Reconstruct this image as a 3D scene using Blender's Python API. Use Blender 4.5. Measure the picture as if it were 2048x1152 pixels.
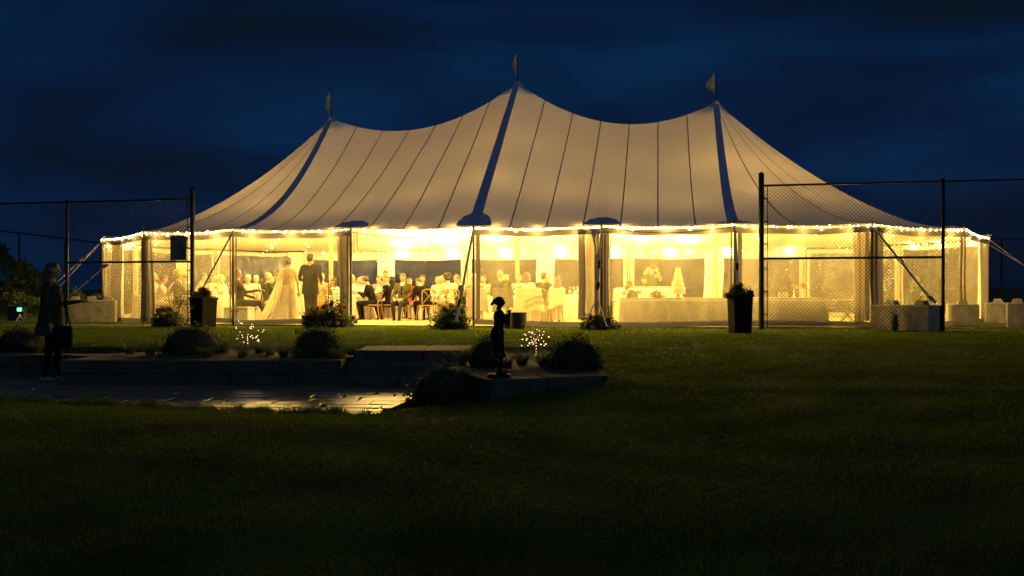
import bpy, bmesh, math, random
import numpy as np
from mathutils import Vector, Matrix, Euler, noise as mnoise
for o in list(bpy.data.objects): bpy.data.objects.remove(o)
S = bpy.context.scene; C = S.collection
R = math.radians; PI = math.pi
random.seed(7); rng = np.random.default_rng(7)

# ------------------------------------------------------------------ camera
EYE = .857; FPX = 1991.0; HZ = 582.5
cd = bpy.data.cameras.new('camera'); cam = bpy.data.objects.new('camera', cd); C.objects.link(cam)
cam.location = (0, 0, EYE); cam.rotation_euler = (R(90), 0, 0)
cd.lens = 35; cd.sensor_width = 36; cd.shift_y = 6.5/2048; cd.clip_start = .1; cd.clip_end = 9000
S.camera = cam
# ------------------------------------------------------------------ world: dusk sky with broken cloud
W = bpy.data.worlds.new('World'); S.world = W; W.use_nodes = True
nt = W.node_tree; nt.nodes.clear(); N = nt.nodes.new; L = nt.links.new
out = N('ShaderNodeOutputWorld'); bg = N('ShaderNodeBackground'); L(bg.outputs[0], out.inputs[0])
tc = N('ShaderNodeTexCoord'); mp = N('ShaderNodeMapping'); L(tc.outputs['Generated'], mp.inputs[0])
mp.inputs['Scale'].default_value = (1.5, 1.5, 5.5); mp.inputs['Location'].default_value = (2.9, 8.2, 5.5)
mp.inputs['Rotation'].default_value = (0, R(8), 0)
n1 = N('ShaderNodeTexNoise'); n1.inputs['Scale'].default_value = 1.3; n1.inputs['Detail'].default_value = 3.2; n1.inputs['Roughness'].default_value = .5
n1.inputs['Distortion'].default_value = .35
L(mp.outputs[0], n1.inputs['Vector'])
cr = N('ShaderNodeValToRGB'); L(n1.outputs[0], cr.inputs[0])
e = cr.color_ramp.elements
e[0].position = .40; e[0].color = (.0016, .0058, .0155, 1)
e[1].position = .66; e[1].color = (.0012, .019, .066, 1)
m = e.new(.52); m.color = (.0008, .0085, .035, 1)
sky = N('ShaderNodeTexSky'); sky.sky_type = 'NISHITA'; sky.sun_disc = False
sky.sun_elevation = R(1.0); sky.sun_rotation = R(180)
sm = N('ShaderNodeMix'); sm.data_type = 'RGBA'; sm.blend_type = 'ADD'; sm.inputs[0].default_value = .0012
L(cr.outputs[0], sm.inputs[6]); L(sky.outputs[0], sm.inputs[7])
L(sm.outputs[2], bg.inputs[0]); bg.inputs[1].default_value = 1.0
# last skylight of the dusk as one very weak, very soft sun from behind the camera
sl = bpy.data.lights.new('dusk_sun', 'SUN'); sl.energy = .19; sl.angle = R(60); sl.color = (.62, .85, .95)
so = bpy.data.objects.new('dusk_sun', sl); C.objects.link(so); so.rotation_euler = (R(52), 0, R(20))
S.view_settings.view_transform = 'Standard'; S.view_settings.look = 'None'
S.view_settings.exposure = 0; S.view_settings.gamma = 1; S.view_settings.use_curve_mapping = False
S.cycles.use_denoising = True
S.cycles.max_bounces = 9; S.cycles.transparent_max_bounces = 16; S.cycles.diffuse_bounces = 4
S.cycles.sample_clamp_indirect = 6; S.cycles.caustics_reflective = False; S.cycles.caustics_refractive = False

def at(px, d): return ((px-1024)/FPX*d, d)
PSI = .1636; X0, Y0, HE, BAY = -6.898, 24.640, 2.394, 3.033
cp, sp = math.cos(PSI), math.sin(PSI)
def T(s, n, z=0.): return Vector((X0+s*cp+n*sp, Y0-s*sp+n*cp, z))

# ------------------------------------------------------------------ materials
MATS = {}
def mat(name, col, rough=.7, metal=0, noise=None, bump=None, spec=.5, trans=0, transcol=None):
    if name in MATS: return MATS[name]
    m = bpy.data.materials.new(name); m.use_nodes = True; MATS[name] = m
    t = m.node_tree; b = t.nodes['Principled BSDF']
    b.inputs['Base Color'].default_value = (*col, 1); b.inputs['Roughness'].default_value = rough
    b.inputs['Metallic'].default_value = metal; b.inputs['Specular IOR Level'].default_value = spec
    tcn = t.nodes.new('ShaderNodeTexCoord')
    if noise:
        sc, amt = noise
        nn = t.nodes.new('ShaderNodeTexNoise'); nn.inputs['Scale'].default_value = sc; nn.inputs['Detail'].default_value = 5
        t.links.new(tcn.outputs['Object'], nn.inputs['Vector'])
        r = t.nodes.new('ShaderNodeValToRGB'); t.links.new(nn.outputs[0], r.inputs[0])
        r.color_ramp.elements[0].position = .3; r.color_ramp.elements[1].position = .7
        r.color_ramp.elements[0].color = (*[c*(1-amt) for c in col], 1)
        r.color_ramp.elements[1].color = (*[min(1, c*(1+amt)) for c in col], 1)
        t.links.new(r.outputs[0], b.inputs['Base Color'])
    if bump:
        sc, st = bump
        n2 = t.nodes.new('ShaderNodeTexNoise'); n2.inputs['Scale'].default_value = sc; n2.inputs['Detail'].default_value = 4
        t.links.new(tcn.outputs['Object'], n2.inputs['Vector'])
        bp = t.nodes.new('ShaderNodeBump'); bp.inputs['Strength'].default_value = st; bp.inputs['Distance'].default_value = .02
        t.links.new(n2.outputs[0], bp.inputs['Height']); t.links.new(bp.outputs[0], b.inputs['Normal'])
    if trans:
        o = t.nodes['Material Output']; tr = t.nodes.new('ShaderNodeBsdfTranslucent')
        tr.inputs[0].default_value = (*(transcol or col), 1)
        mx = t.nodes.new('ShaderNodeMixShader'); mx.inputs[0].default_value = trans
        t.links.new(b.outputs[0], mx.inputs[1]); t.links.new(tr.outputs[0], mx.inputs[2]); t.links.new(mx.outputs[0], o.inputs[0])
    return m
def emit(name, col, st, sample='NONE'):
    m = bpy.data.materials.new(name); m.use_nodes = True; t = m.node_tree; t.nodes.clear()
    o = t.nodes.new('ShaderNodeOutputMaterial'); em = t.nodes.new('ShaderNodeEmission')
    em.inputs[0].default_value = (*col, 1); em.inputs[1].default_value = st; t.links.new(em.outputs[0], o.inputs[0])
    m.cycles.emission_sampling = sample; MATS[name] = m; return m
CANVAS = mat('sailcloth', (.78, .74, .70), .8, noise=(22, .10), bump=(40, .5), trans=.042, transcol=(1, .85, .72))
WALLC = mat('wall_canvas', (.40, .38, .34), .8, noise=(3, .12), bump=(12, .3), trans=.045, transcol=(1, .82, .6))
SEAM = mat('seam_tape', (.18, .16, .22), .8, trans=.06, transcol=(.8, .6, .6))
BLUE = mat('blue_reinforcement', (.27, .34, .58), .7, noise=(5, .12), trans=.006, transcol=(.5, .5, .9))
CURT = mat('curtain_cloth', (.72, .70, .64), .85, noise=(4, .1), bump=(8, .3), trans=.13, transcol=(1, .85, .55))
LINEN = mat('white_linen', (.62, .60, .54), .85, bump=(20, .2), noise=(14, .06), trans=.1, transcol=(1, .9, .7))
LACE = mat('lace_linen', (.42, .39, .33), .85, bump=(30, .3), noise=(16, .2), trans=.15, transcol=(1, .9, .7))
WOODP = mat('varnished_pole_wood', (.42, .27, .13), .45, noise=(6, .25))
CHAIRW = mat('chair_wood', (.26, .135, .05), .5, noise=(12, .3))
BLACKM = mat('black_coated_steel', (.012, .012, .013), .45, spec=.4, noise=(20, .3))
GALV = mat('dark_galvanised_wire', (.012, .012, .011), .7, metal=0, spec=.15, noise=(30, .2))
CONC = mat('cast_concrete', (.27, .25, .21), .9, noise=(5, .4), bump=(25, .5))
CONCD = mat('weathered_concrete', (.14, .13, .12), .9, noise=(4, .4), bump=(25, .5))
STONE = mat('cut_stone', (.055, .052, .047), .9, noise=(3, .3), bump=(14, .8))
PAVE = mat('flagstone', (.15, .13, .10), .37, noise=(2.5, .35), bump=(9, .8), spec=1.0)
SOIL = mat('soil', (.03, .024, .016), .95, noise=(8, .4), bump=(20, .8))
STRAP = mat('guy_webbing', (.72, .66, .52), .8, noise=(30, .15), trans=.1)
STEEL = mat('ratchet_steel', (.05, .05, .05), .4, metal=.6)
PLANTR = mat('planter_dark', (.013, .013, .014), .9, noise=(9, .3), spec=.1)
PLANTR_LIT = mat('planter_lit_side', (.022, .022, .012), .9, noise=(9, .3), spec=.1)  # lit copy of the dark planter colour for one side panel and rim
FOL = mat('foliage_dark', (.035, .06, .02), .7, noise=(20, .4), trans=.2, transcol=(.12, .18, .03))
FOLG = mat('foliage_green', (.06, .10, .03), .65, noise=(20, .4), trans=.25, transcol=(.2, .3, .05))
GBLADE = mat('lawn_blades', (.088, .122, .022), .8, noise=(1.1, .65), trans=.35, transcol=(.15, .21, .02), spec=.15)
OGR = mat('ornamental_blades', (.17, .20, .06), .7, noise=(5, .3), trans=.3, transcol=(.2, .22, .05))
WICK = mat('woven_wicker', (.05, .045, .03), .7, noise=(30, .5), bump=(60, 1))
BRONZE = mat('dark_bronze', (.012, .011, .010), .55, metal=.5, noise=(8, .4))
SKIN = mat('skin_fair', (.50, .27, .18), .6); SKIN2 = mat('skin_tan', (.42, .22, .13), .55)
DARKP = mat('pupil_and_brow', (.03, .015, .01), .5); LIP = mat('lips', (.45, .15, .12), .5)
GLASS = mat('drinking_glass', (.8, .8, .75), .1, spec=.8, trans=.5, transcol=(.9, .9, .85))
BULB = emit('bulb_glow', (1, .66, .24), 22)
LED = emit('led_glow', (1, .60, .36), 8)
def vinyl(name, haze, tint=(.93, .91, .84), crinkle=False):
    m = bpy.data.materials.new(name); m.use_nodes = True; t = m.node_tree; t.nodes.clear(); n = t.nodes.new; l = t.links.new
    o = n('ShaderNodeOutputMaterial'); tr = n('ShaderNodeBsdfTransparent'); tr.inputs[0].default_value = (*tint, 1)
    tl = n('ShaderNodeBsdfTranslucent'); tl.inputs[0].default_value = (1, .90, .62, 1)
    gl = n('ShaderNodeBsdfGlossy'); gl.inputs['Roughness'].default_value = .16; gl.inputs[0].default_value = (.9, .9, .9, 1)
    tcn = n('ShaderNodeTexCoord'); mp_ = n('ShaderNodeMapping'); mp_.inputs['Scale'].default_value = (7, 7, 1.1) if crinkle else (2.2, 2.2, .7)
    l(tcn.outputs['Object'], mp_.inputs[0])
    ns = n('ShaderNodeTexNoise'); ns.inputs['Scale'].default_value = 1.8; ns.inputs['Detail'].default_value = 6; ns.inputs['Distortion'].default_value = 1.2
    l(mp_.outputs[0], ns.inputs['Vector'])
    bp = n('ShaderNodeBump'); bp.inputs['Strength'].default_value = .9; bp.inputs['Distance'].default_value = .12
    l(ns.outputs[0], bp.inputs['Height']); l(bp.outputs[0], gl.inputs['Normal'])
    mr = n('ShaderNodeMapRange'); mr.inputs[1].default_value = .3; mr.inputs[2].default_value = .75
    mr.inputs[3].default_value = haze*.7; mr.inputs[4].default_value = haze*1.5
    l(ns.outputs[0], mr.inputs[0])
    a = n('ShaderNodeMixShader'); l(mr.outputs[0], a.inputs[0]); l(tr.outputs[0], a.inputs[1]); l(tl.outputs[0], a.inputs[2])
    b = n('ShaderNodeMixShader'); b.inputs[0].default_value = .035 if crinkle else .05; l(a.outputs[0], b.inputs[1]); l(gl.outputs[0], b.inputs[2])
    l(b.outputs[0], o.inputs[0]); MATS[name] = m; return m
VIN = vinyl('clear_vinyl', .085); VINL = vinyl('clearest_vinyl', .026); VINH = vinyl('hazy_vinyl', .10); VINE = vinyl('milky_vinyl', .15); VINB = vinyl('crinkled_vinyl', .007, crinkle=True)
# the back windows show crinkles of light
# ------------------------------------------------------------------ mesh helpers
class MB:
    def __init__(s): s.v = []; s.f = []; s.m = []; s.mi = 0
    def add(s, vs, fs):
        b = len(s.v); s.v += [tuple(p) for p in vs]; s.f += [tuple(i+b for i in f) for f in fs]; s.m += [s.mi]*len(fs); return s
    def box(s, x0, x1, y0, y1, z0, z1, M=None, bev=0):
        if bev:
            bm = bmesh.new(); bmesh.ops.create_cube(bm, size=1)
            for v in bm.verts: v.co = Vector(((x0+x1)/2+v.co.x*(x1-x0), (y0+y1)/2+v.co.y*(y1-y0), (z0+z1)/2+v.co.z*(z1-z0)))
            bmesh.ops.bevel(bm, geom=bm.edges[:], offset=bev, segments=1, affect='EDGES')
            bm.verts.ensure_lookup_table()
            vs = [v.co.copy() for v in bm.verts]; fs = [[v.index for v in f.verts] for f in bm.faces]; bm.free()
        else:
            vs = [Vector(p) for p in ((x0,y0,z0),(x1,y0,z0),(x1,y1,z0),(x0,y1,z0),(x0,y0,z1),(x1,y0,z1),(x1,y1,z1),(x0,y1,z1))]
            fs = [(0,3,2,1),(4,5,6,7),(0,1,5,4),(1,2,6,5),(2,3,7,6),(3,0,4,7)]
        if M: vs = [M @ v for v in vs]
        return s.add(vs, fs)
    def tube(s, pts, r, k=6, cap=True):
        pts = [Vector(p) for p in pts]; n = len(pts)
        rs = r if isinstance(r, (list, tuple)) else [r]*n
        vs = []; fs = []; up = None
        for i, p in enumerate(pts):
            d = (pts[min(i+1, n-1)]-pts[max(i-1, 0)]).normalized()
            if up is None: up = Vector((0, 0, 1)) if abs(d.z) < .9 else Vector((1, 0, 0))
            a = d.cross(up).normalized(); up = a.cross(d).normalized()
            for j in range(k):
                t = 2*PI*j/k; vs.append(p+(a*math.cos(t)+up*math.sin(t))*rs[i])
        for i in range(n-1):
            for j in range(k):
                fs.append((i*k+j, i*k+(j+1) % k, (i+1)*k+(j+1) % k, (i+1)*k+j))
        if cap: fs += [tuple(range(k))[::-1], tuple(range((n-1)*k, n*k))]
        return s.add(vs, fs)
    def ell(s, c, r, nu=10, nv=7, M=None):
        c = Vector(c); r = r if isinstance(r, (tuple, list)) else (r, r, r)
        vs = [Vector((0, 0, r[2]))]
        for i in range(1, nv):
            a = PI*i/nv
            for j in range(nu):
                b = 2*PI*j/nu; vs.append(Vector((r[0]*math.sin(a)*math.cos(b), r[1]*math.sin(a)*math.sin(b), r[2]*math.cos(a))))
        vs.append(Vector((0, 0, -r[2])))
        fs = [(0, 1+j, 1+(j+1) % nu) for j in range(nu)]
        for i in range(nv-2):
            for j in range(nu):
                a0 = 1+i*nu; fs.append((a0+j, a0+nu+j, a0+nu+(j+1) % nu, a0+(j+1) % nu))
        l = len(vs)-1; a0 = 1+(nv-2)*nu
        fs += [(l, a0+(j+1) % nu, a0+j) for j in range(nu)]
        vs = [(M @ v if M else v)+c for v in vs]
        return s.add(vs, fs)
    def lathe(s, prof, k=16, c=(0, 0), wob=None):
        vs = []; fs = []
        for i, (r, z) in enumerate(prof):
            for j in range(k):
                a = 2*PI*j/k; rr = r*(1+(wob(a, i) if wob else 0)); vs.append((c[0]+rr*math.cos(a), c[1]+rr*math.sin(a), z))
        for i in range(len(prof)-1):
            for j in range(k): fs.append((i*k+j, i*k+(j+1) % k, (i+1)*k+(j+1) % k, (i+1)*k+j))
        fs += [tuple(range(k))[::-1], tuple(range((len(prof)-1)*k, len(prof)*k))]
        return s.add(vs, fs)
    def grid(s, fn, nu, nv):
        vs = [fn(i/nu, j/nv) for i in range(nu+1) for j in range(nv+1)]
        fs = [(i*(nv+1)+j, (i+1)*(nv+1)+j, (i+1)*(nv+1)+j+1, i*(nv+1)+j+1) for i in range(nu) for j in range(nv)]
        return s.add(vs, fs)
    def mesh(s, name, mats, smooth=False):
        me = bpy.data.meshes.new(name); me.from_pydata([tuple(v) for v in s.v], [], s.f)
        for m_ in (mats if isinstance(mats, (list, tuple)) else [mats]): me.materials.append(m_)
        if len(set(s.m)) > 1: me.polygons.foreach_set('material_index', s.m)
        if smooth: me.polygons.foreach_set('use_smooth', [True]*len(me.polygons))
        me.update(); return me
def link(name, data, parent=None, loc=None, rz=None):
    o = bpy.data.objects.new(name, data); C.objects.link(o)
    if parent: o.parent = parent
    if loc is not None: o.location = loc
    if rz is not None: o.rotation_euler = (0, 0, rz)
    return o
def obj(name, mb, mats, parent=None, loc=None, rz=None, smooth=False, kind=None, label=None):
    o = link(name, mb.mesh(name, mats, smooth), parent, loc, rz)
    if kind: o['kind'] = kind
    if label: o['label'] = label
    return o
def tag(o, label, cat, group=None):
    o['label'] = label; o['category'] = cat
    if group: o['group'] = group
    return o
def thing(name, label, cat, loc=(0, 0, 0), rz=0, group=None):
    return tag(link(name, None, None, loc, rz), label, cat, group)
def dup(o, parent=None):
    c = o.copy(); C.objects.link(c); c.parent = parent
    for ch in o.children: dup(ch, c)
    return c
def bigmesh(name, verts, faces_tri, mats, matidx=None):
    me = bpy.data.meshes.new(name); nf = len(faces_tri); k = faces_tri.shape[1]
    me.vertices.add(len(verts)); me.vertices.foreach_set('co', np.asarray(verts, np.float32).ravel())
    me.loops.add(nf*k); me.loops.foreach_set('vertex_index', faces_tri.astype(np.int32).ravel())
    me.polygons.add(nf); me.polygons.foreach_set('loop_start', np.arange(0, nf*k, k, dtype=np.int32))
    for m_ in mats: me.materials.append(m_)
    if matidx is not None: me.polygons.foreach_set('material_index', matidx.astype(np.int32))
    me.update(calc_edges=True); me.validate(); return me
def leaves(pts, size, rg, up=.3, aspect=.5):
    """small quads at pts, random attitude"""
    n = len(pts); a = rg.normal(size=(n, 3)); a[:, 2] += up; a /= np.linalg.norm(a, axis=1)[:, None]
    b = rg.normal(size=(n, 3)); b -= (b*a).sum(1)[:, None]*a; b /= np.linalg.norm(b, axis=1)[:, None]
    s = size*(.6+.8*rg.random(n))[:, None]
    c = np.cross(a, b)*s*aspect; a = a*s
    v = np.stack([pts, pts+a*.5+c*.5, pts+a, pts+a*.5-c*.5], 1).reshape(-1, 3)
    return v, np.arange(4*n).reshape(-1, 4)

# ------------------------------------------------------------------ ground
PATZ = -.43
def ss(a, b, x): t = min(1, max(0, (x-a)/(b-a))); return t*t*(3-2*t)
def lawn_z(x, y):
    if y > 60: return 0
    z = -.80*(1-ss(2, 16.5, y)) if y < 16.5 else 0
    z = -.9+ .9*min(1, max(0, (y-1.5)/15.0))**.62 if y < 16.5 else 0
    return z + .012*mnoise.noise(Vector((x*.9, y*.9, 0))) + .03*mnoise.noise(Vector((x*.2, y*.2, 5)))*min(1, max(0, (30-y)/20))
# patio outline (near edge, right edge, far edge), world XY
NEAR = [(-14, 12.4), (-6.0, 11.75), (-4.5, 11.2), (-3.1, 10.72), (-1.95, 10.35), (-1.44, 10.25)]
def near_y(x):
    for (a, b), (c, d) in zip(NEAR, NEAR[1:]):
        if a <= x <= c: return b+(d-b)*(x-a)/(c-a)
    return 10.25 if x > -1.44 else 12.4
def in_pit(x, y):       # sunken terrace incl. planting beds
    if x > 1.0: return False
    if y > 15.6: return False
    if x < -1.3: return y > near_y(x)
    return y > 10.9+ (x+.24)*.45 and y < 15.6 and x > -1.3 and x < .95
def ground_z(x, y):
    z = lawn_z(x, y)
    if x < -1.2 and y < near_y(x)+.02:      # grass bank down to the paving
        k = ss(8.5, near_y(x), y); z = z*(1-k)+(PATZ+.02)*k
    elif x < .9 and y < 10.9:
        k = ss(8.0, 10.5, y)*(1-ss(-1.2, .9, x)); z = z*(1-k)+(PATZ+.06)*k
    return z
xs = np.concatenate([[-4000, -900, -200, -90, -50, -34], np.arange(-26, 22, .2), [26, 34, 50, 90, 200, 900, 4000]])
ys = np.concatenate([[-40, -12, -3, 0], np.arange(1.5, 19, .2), np.arange(19, 46, .75), [50, 60, 90, 160, 300, 700, 1800, 5000]])
gv = []; gm = []
for y in ys:
    for x in xs:
        z = ground_z(float(x), float(y)) if abs(x) < 60 and y < 60 else 0
        if in_pit(x, y) and y < 16.3: z = PATZ-.12
        gv.append((x, y, z))
nx, ny = len(xs), len(ys)
gf = np.array([(j*nx+i, j*nx+i+1, (j+1)*nx+i+1, (j+1)*nx+i) for j in range(ny-1) for i in range(nx-1)])
GR = bpy.data.materials.new('lawn'); GR.use_nodes = True
t = GR.node_tree; b = t.nodes['Principled BSDF']; b.inputs['Roughness'].default_value = .85; b.inputs['Specular IOR Level'].default_value = .2
tcn = t.nodes.new('ShaderNodeTexCoord')
a1 = t.nodes.new('ShaderNodeTexNoise'); a1.inputs['Scale'].default_value = .7; a1.inputs['Detail'].default_value = 9; a1.inputs['Roughness'].default_value = .68
t.links.new(tcn.outputs['Object'], a1.inputs[0])
r = t.nodes.new('ShaderNodeValToRGB'); t.links.new(a1.outputs[0], r.inputs[0])
r.color_ramp.elements[0].position = .34; r.color_ramp.elements[0].color = (.034, .052, .010, 1)
r.color_ramp.elements[1].position = .66; r.color_ramp.elements[1].color = (.11, .155, .02, 1)
t.links.new(r.outputs[0], b.inputs['Base Color'])
a2 = t.nodes.new('ShaderNodeTexNoise'); a2.inputs['Scale'].default_value = 9; a2.inputs['Detail'].default_value = 8; a2.inputs['Roughness'].default_value = .8
t.links.new(tcn.outputs['Object'], a2.inputs[0])
bp = t.nodes.new('ShaderNodeBump'); bp.inputs['Strength'].default_value = 1; bp.inputs['Distance'].default_value = .08
t.links.new(a2.outputs[0], bp.inputs['Height']); t.links.new(bp.outputs[0], b.inputs['Normal'])
g = link('lawn_ground', bigmesh('lawn_ground', gv, gf, [GR])); g['kind'] = 'structure'
for p in g.data.polygons: p.use_smooth = True

# low dark land at the horizon
mb = MB()
def hill(u, v):
    x = -900+u*2200; z = (7+5*mnoise.noise(Vector((x*.006, 0, 3)))+1.5*mnoise.noise(Vector((x*.03, 0, 1))))
    z *= .25+.75*ss(-900, 200, x)
    return (x, 600+v*120, -1+z*math.sin(min(1, v*1.3)*PI/2)*.6)
mb.grid(hill, 160, 4); obj('distant_hills', mb, mat('dark_scrub', (.03, .035, .02), .9, noise=(.05, .4)), kind='structure')

# paving stones of the sunken patio
patio = MB().box(-14.2, -1.2, 10.0, 15.0, PATZ-.14, PATZ-.05)
patio.v = [(x, max(y, near_y(x)-.05) if y < 11 else y, z) for x, y, z in patio.v]
mb = MB(); rg = random.Random(3)
def pf(u, v):
    x = -14.2+u*13.1; y0 = near_y(x)-.12 if x < -1.44 else near_y(x)+(x+1.44)*7
    return (x, y0+v*(15.2-y0), PATZ-.03)
mb.grid(pf, 60, 2); pat = obj('patio', mb, mat('joint_sand', (.07, .06, .045), .95, bump=(30, .5)), kind='structure')
y = 10.05; row = 0
while y < 15.0:
    h = rg.uniform(.24, .42); x = -11.5+rg.uniform(-.3, .3)
    while x < -1.1:
        w = rg.uniform(.3, .72); x1 = x+w
        cx_ = (x+x1)/2
        if y+h > near_y(cx_)-.1:
            q = []
            for (a_, b_) in ((x+.012, y+.012), (x1-.012, y+.012), (x1-.012, y+h-.012), (x+.012, y+h-.012)):
                a_ += rg.uniform(-.04, .04); b_ += rg.uniform(-.035, .035)
                lim = -1.44+(b_-10.25)*.146
                q.append((min(a_, lim), max(b_, near_y(a_)-.08)))
            ar = abs(sum(q[i][0]*q[(i+1) % 4][1]-q[(i+1) % 4][0]*q[i][1] for i in range(4)))/2
            if ar > .02:
                zt = [PATZ+rg.uniform(-.006, .006) for _ in q]
                m1 = MB(); c0 = (sum(p[0] for p in q)/4, sum(p[1] for p in q)/4)
                ins = [(c0[0]+(p[0]-c0[0])*.965, c0[1]+(p[1]-c0[1])*.965) for p in q]
                m1.add([(*p, PATZ-.05) for p in q]+[(*p, z_-.008) for p, z_ in zip(q, zt)]+[(*p, z_) for p, z_ in zip(ins, zt)],
                       [(i, (i+1) % 4, 4+(i+1) % 4, 4+i) for i in range(4)]+[(4+i, 4+(i+1) % 4, 8+(i+1) % 4, 8+i) for i in range(4)]+[(8, 9, 10, 11)])
                obj('paving_stone', m1, PAVE, pat)
        x = x1
    y += h; row += 1

# ------------------------------------------------------------------ retaining walls, steps, plinth
PAVE.node_tree.nodes['Principled BSDF'].inputs['Specular Tint'].default_value = (1, .72, .36, 1)  # gold tint put into the stone's sheen to warm the reflected tent glow
def block_row(parent, p0, p1, thick, z0, z1, lens, name='stone', seed=1, mt=STONE):
    rg = random.Random(seed); p0 = Vector(p0); p1 = Vector(p1); d = (p1-p0); Lg = d.length; d.normalize()
    M = Matrix.Translation((p0.x, p0.y, 0)) @ Matrix.Rotation(math.atan2(d.y, d.x), 4, 'Z')
    x = 0
    while x < Lg-.05:
        w = min(rg.uniform(*lens), Lg-x)
        if Lg-x-w < .15: w = Lg-x
        m1 = MB(); m1.box(x+.005, x+w-.005, rg.uniform(-.012, .012), thick, z0, z1+rg.uniform(-.006, .006), M, bev=.012)
        obj(name, m1, mt, parent); x += w
w = thing('retaining_wall', 'long low cut-stone retaining wall of the planting bed left of the steps', 'wall')
block_row(w, (-6.2, 13.62), (-2.32, 13.5), .34, PATZ-.05, -.28, (.5, 1.0), seed=2)
block_row(w, (-6.2, 13.63), (-2.32, 13.51), .34, -.277, -.085, (.6, 1.1), seed=3)
w = thing('retaining_wall', 'set-back stone wall behind the walking woman at the left edge', 'wall')
block_row(w, (-12.5, 15.0), (-6.2, 14.7), .34, PATZ-.05, -.27, (.6, 1.1), seed=4)
block_row(w, (-12.5, 15.01), (-6.2, 14.71), .34, -.267, -.09, (.6, 1.1), seed=5)
w = thing('stone_steps', 'dark stone steps rising from the patio to the lawn left of the statue', 'steps')
block_row(w, (-2.3, 14.40), (-.62, 14.40), 1.3, -.16, .0, (.7, 1.1), 'step', seed=6)
block_row(w, (-2.3, 13.80), (-.7, 13.80), .62, -.31, -.15, (.7, 1.1), 'step', seed=7)
block_row(w, (-2.3, 13.30), (-.8, 13.30), .52, -.46, -.30, (.7, 1.1), 'step', seed=8)
w = thing('stone_coping', 'flat stone slabs lying at the lawn edge behind the left planting bed', 'coping')
block_row(w, (-7.8, 16.9), (-6.0, 16.75), .75, -.09, .012, (.8, 1.2), 'slab', seed=9)
w = thing('stone_planter', 'stone-edged corner planter with wide coping under the bronze statue', 'planter')
block_row(w, (-.24, 10.73), (1.02, 11.24), .36, PATZ-.1, -.10, (.55, .8), seed=10)
block_row(w, (-.9, 12.66), (-.26, 10.80), .36, PATZ-.1, -.104, (.8, 1.1), seed=11)
# planting beds
def bed(name, poly, z):
    m1 = MB(); c0 = (sum(p[0] for p in poly)/len(poly), sum(p[1] for p in poly)/len(poly)); n = len(poly)
    vs = [(*c0, z+.05)]+[(*p, z) for p in poly]+[(*p, -.6) for p in poly]
    m1.add(vs, [(0, 1+i, 1+(i+1) % n) for i in range(n)]+[(1+i, 1+n+i, 1+n+(i+1) % n, 1+(i+1) % n) for i in range(n)])
    return obj(name, m1, SOIL, kind='structure')
bed('planting_bed_left', [(-6.2, 13.9), (-2.33, 13.8), (-2.33, 16.7), (-6.2, 16.7)], -.10)
bed('planting_bed_far_left', [(-13.5, 15.3), (-6.22, 15.0), (-6.22, 16.7), (-13.5, 16.7)], -.11)
bed('planting_bed_right', [(-.62, 12.7), (.05, 11.0), (1.1, 11.5), (1.3, 16.7), (-.61, 16.7)], -.12)

# ------------------------------------------------------------------ TENT
W2 = 6.7
LC, RC = (0., W2), (4*BAY, W2)
poles = [(k*BAY, 0.) for k in range(5)]
poles += [(RC[0]+r*math.sin(R(a)), W2-r*math.cos(R(a))) for a, r in ((26, 7.0), (53, 7.0), (90, 7.35), (124, 7.0), (153, 6.9))]
poles += [(k*BAY, 2*W2) for k in (4, 3, 2, 1, 0)]
poles += [(-r*math.sin(R(a)), W2-r*math.cos(R(a))) for a, r in ((153, 6.8), (124, 6.7), (91, 6.6), (59, 6.5), (24, 6.7))]
NP = len(poles)
tf = MB(); pl_ = [(6.065+(a-6.065)*.985, W2+(b_-W2)*.975) for a, b_ in poles]; q_ = [tuple(T(a, b_, .034)) for a, b_ in pl_]
tf.add([tuple(T(6.065, W2, .034))]+q_, [(0, 1+i, 1+(i+1) % len(q_)) for i in range(len(q_))])
obj('tent_floor', tf, mat('pale_floor_sheet', (.30, .27, .10), .9, noise=(6, .2), bump=(40, .5)), kind='structure')  # pale sheet added over the lawn to brighten the tent floor
PEAK = [6.28, 7.2, 6.42]
def SHF(s): return float(np.interp(s, [0, 4*BAY], [.13, -.16]))
def ridge_z(s):
    if s <= 0: return PEAK[0]
    if s >= 4*BAY: return PEAK[2]
    i = 0 if s < 2*BAY else 1; t = (s-i*2*BAY)/(2*BAY)
    sag = (.85, .93)[i]
    return PEAK[i]*(1-t)+PEAK[i+1]*t-sag*4*t*(1-t)*(1-.25*abs(2*t-1)**2*0) 
def expo(s):
    xs_ = [0, BAY, 2*BAY, 3*BAY, 4*BAY]; es = [1.7, 1.12, 1.0, 1.1, 1.5]
    s = min(max(s, 0), 4*BAY); return float(np.interp(s, xs_, es))
# perimeter parameter: list of stations (eave point, inner ridge point, exponent)
def station(seg, f):
    a = poles[seg]; b_ = poles[(seg+1) % NP]
    e_ = (a[0]+(b_[0]-a[0])*f, a[1]+(b_[1]-a[1])*f)
    s = min(max(e_[0], 0), 4*BAY)
    ex = expo(s)
    if e_[0] < 0: ex = 1.7+.05*min(1, -e_[0]/4)
    if e_[0] > 4*BAY: ex = 1.5+.22*min(1, (e_[0]-4*BAY)/4)
    return e_, (s, W2), ex
def roof_pt(seg, f, t, off=0):
    e_, i_, ex = station(seg, f)
    zr = ridge_z(i_[0]); ze = HE-.05*math.sin(PI*f)
    fr = t**ex
    return Vector((e_[0]+(i_[0]+SHF(i_[0])-e_[0])*t, e_[1]+(i_[1]-e_[1])*t, ze+(zr-ze)*fr+off))
tent = thing('marquee_tent', 'large three-peaked sailcloth marquee glowing from inside', 'tent', (X0, Y0, 0), -PSI)
segs_side = [(k, k+1) for k in range(4)]
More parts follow.
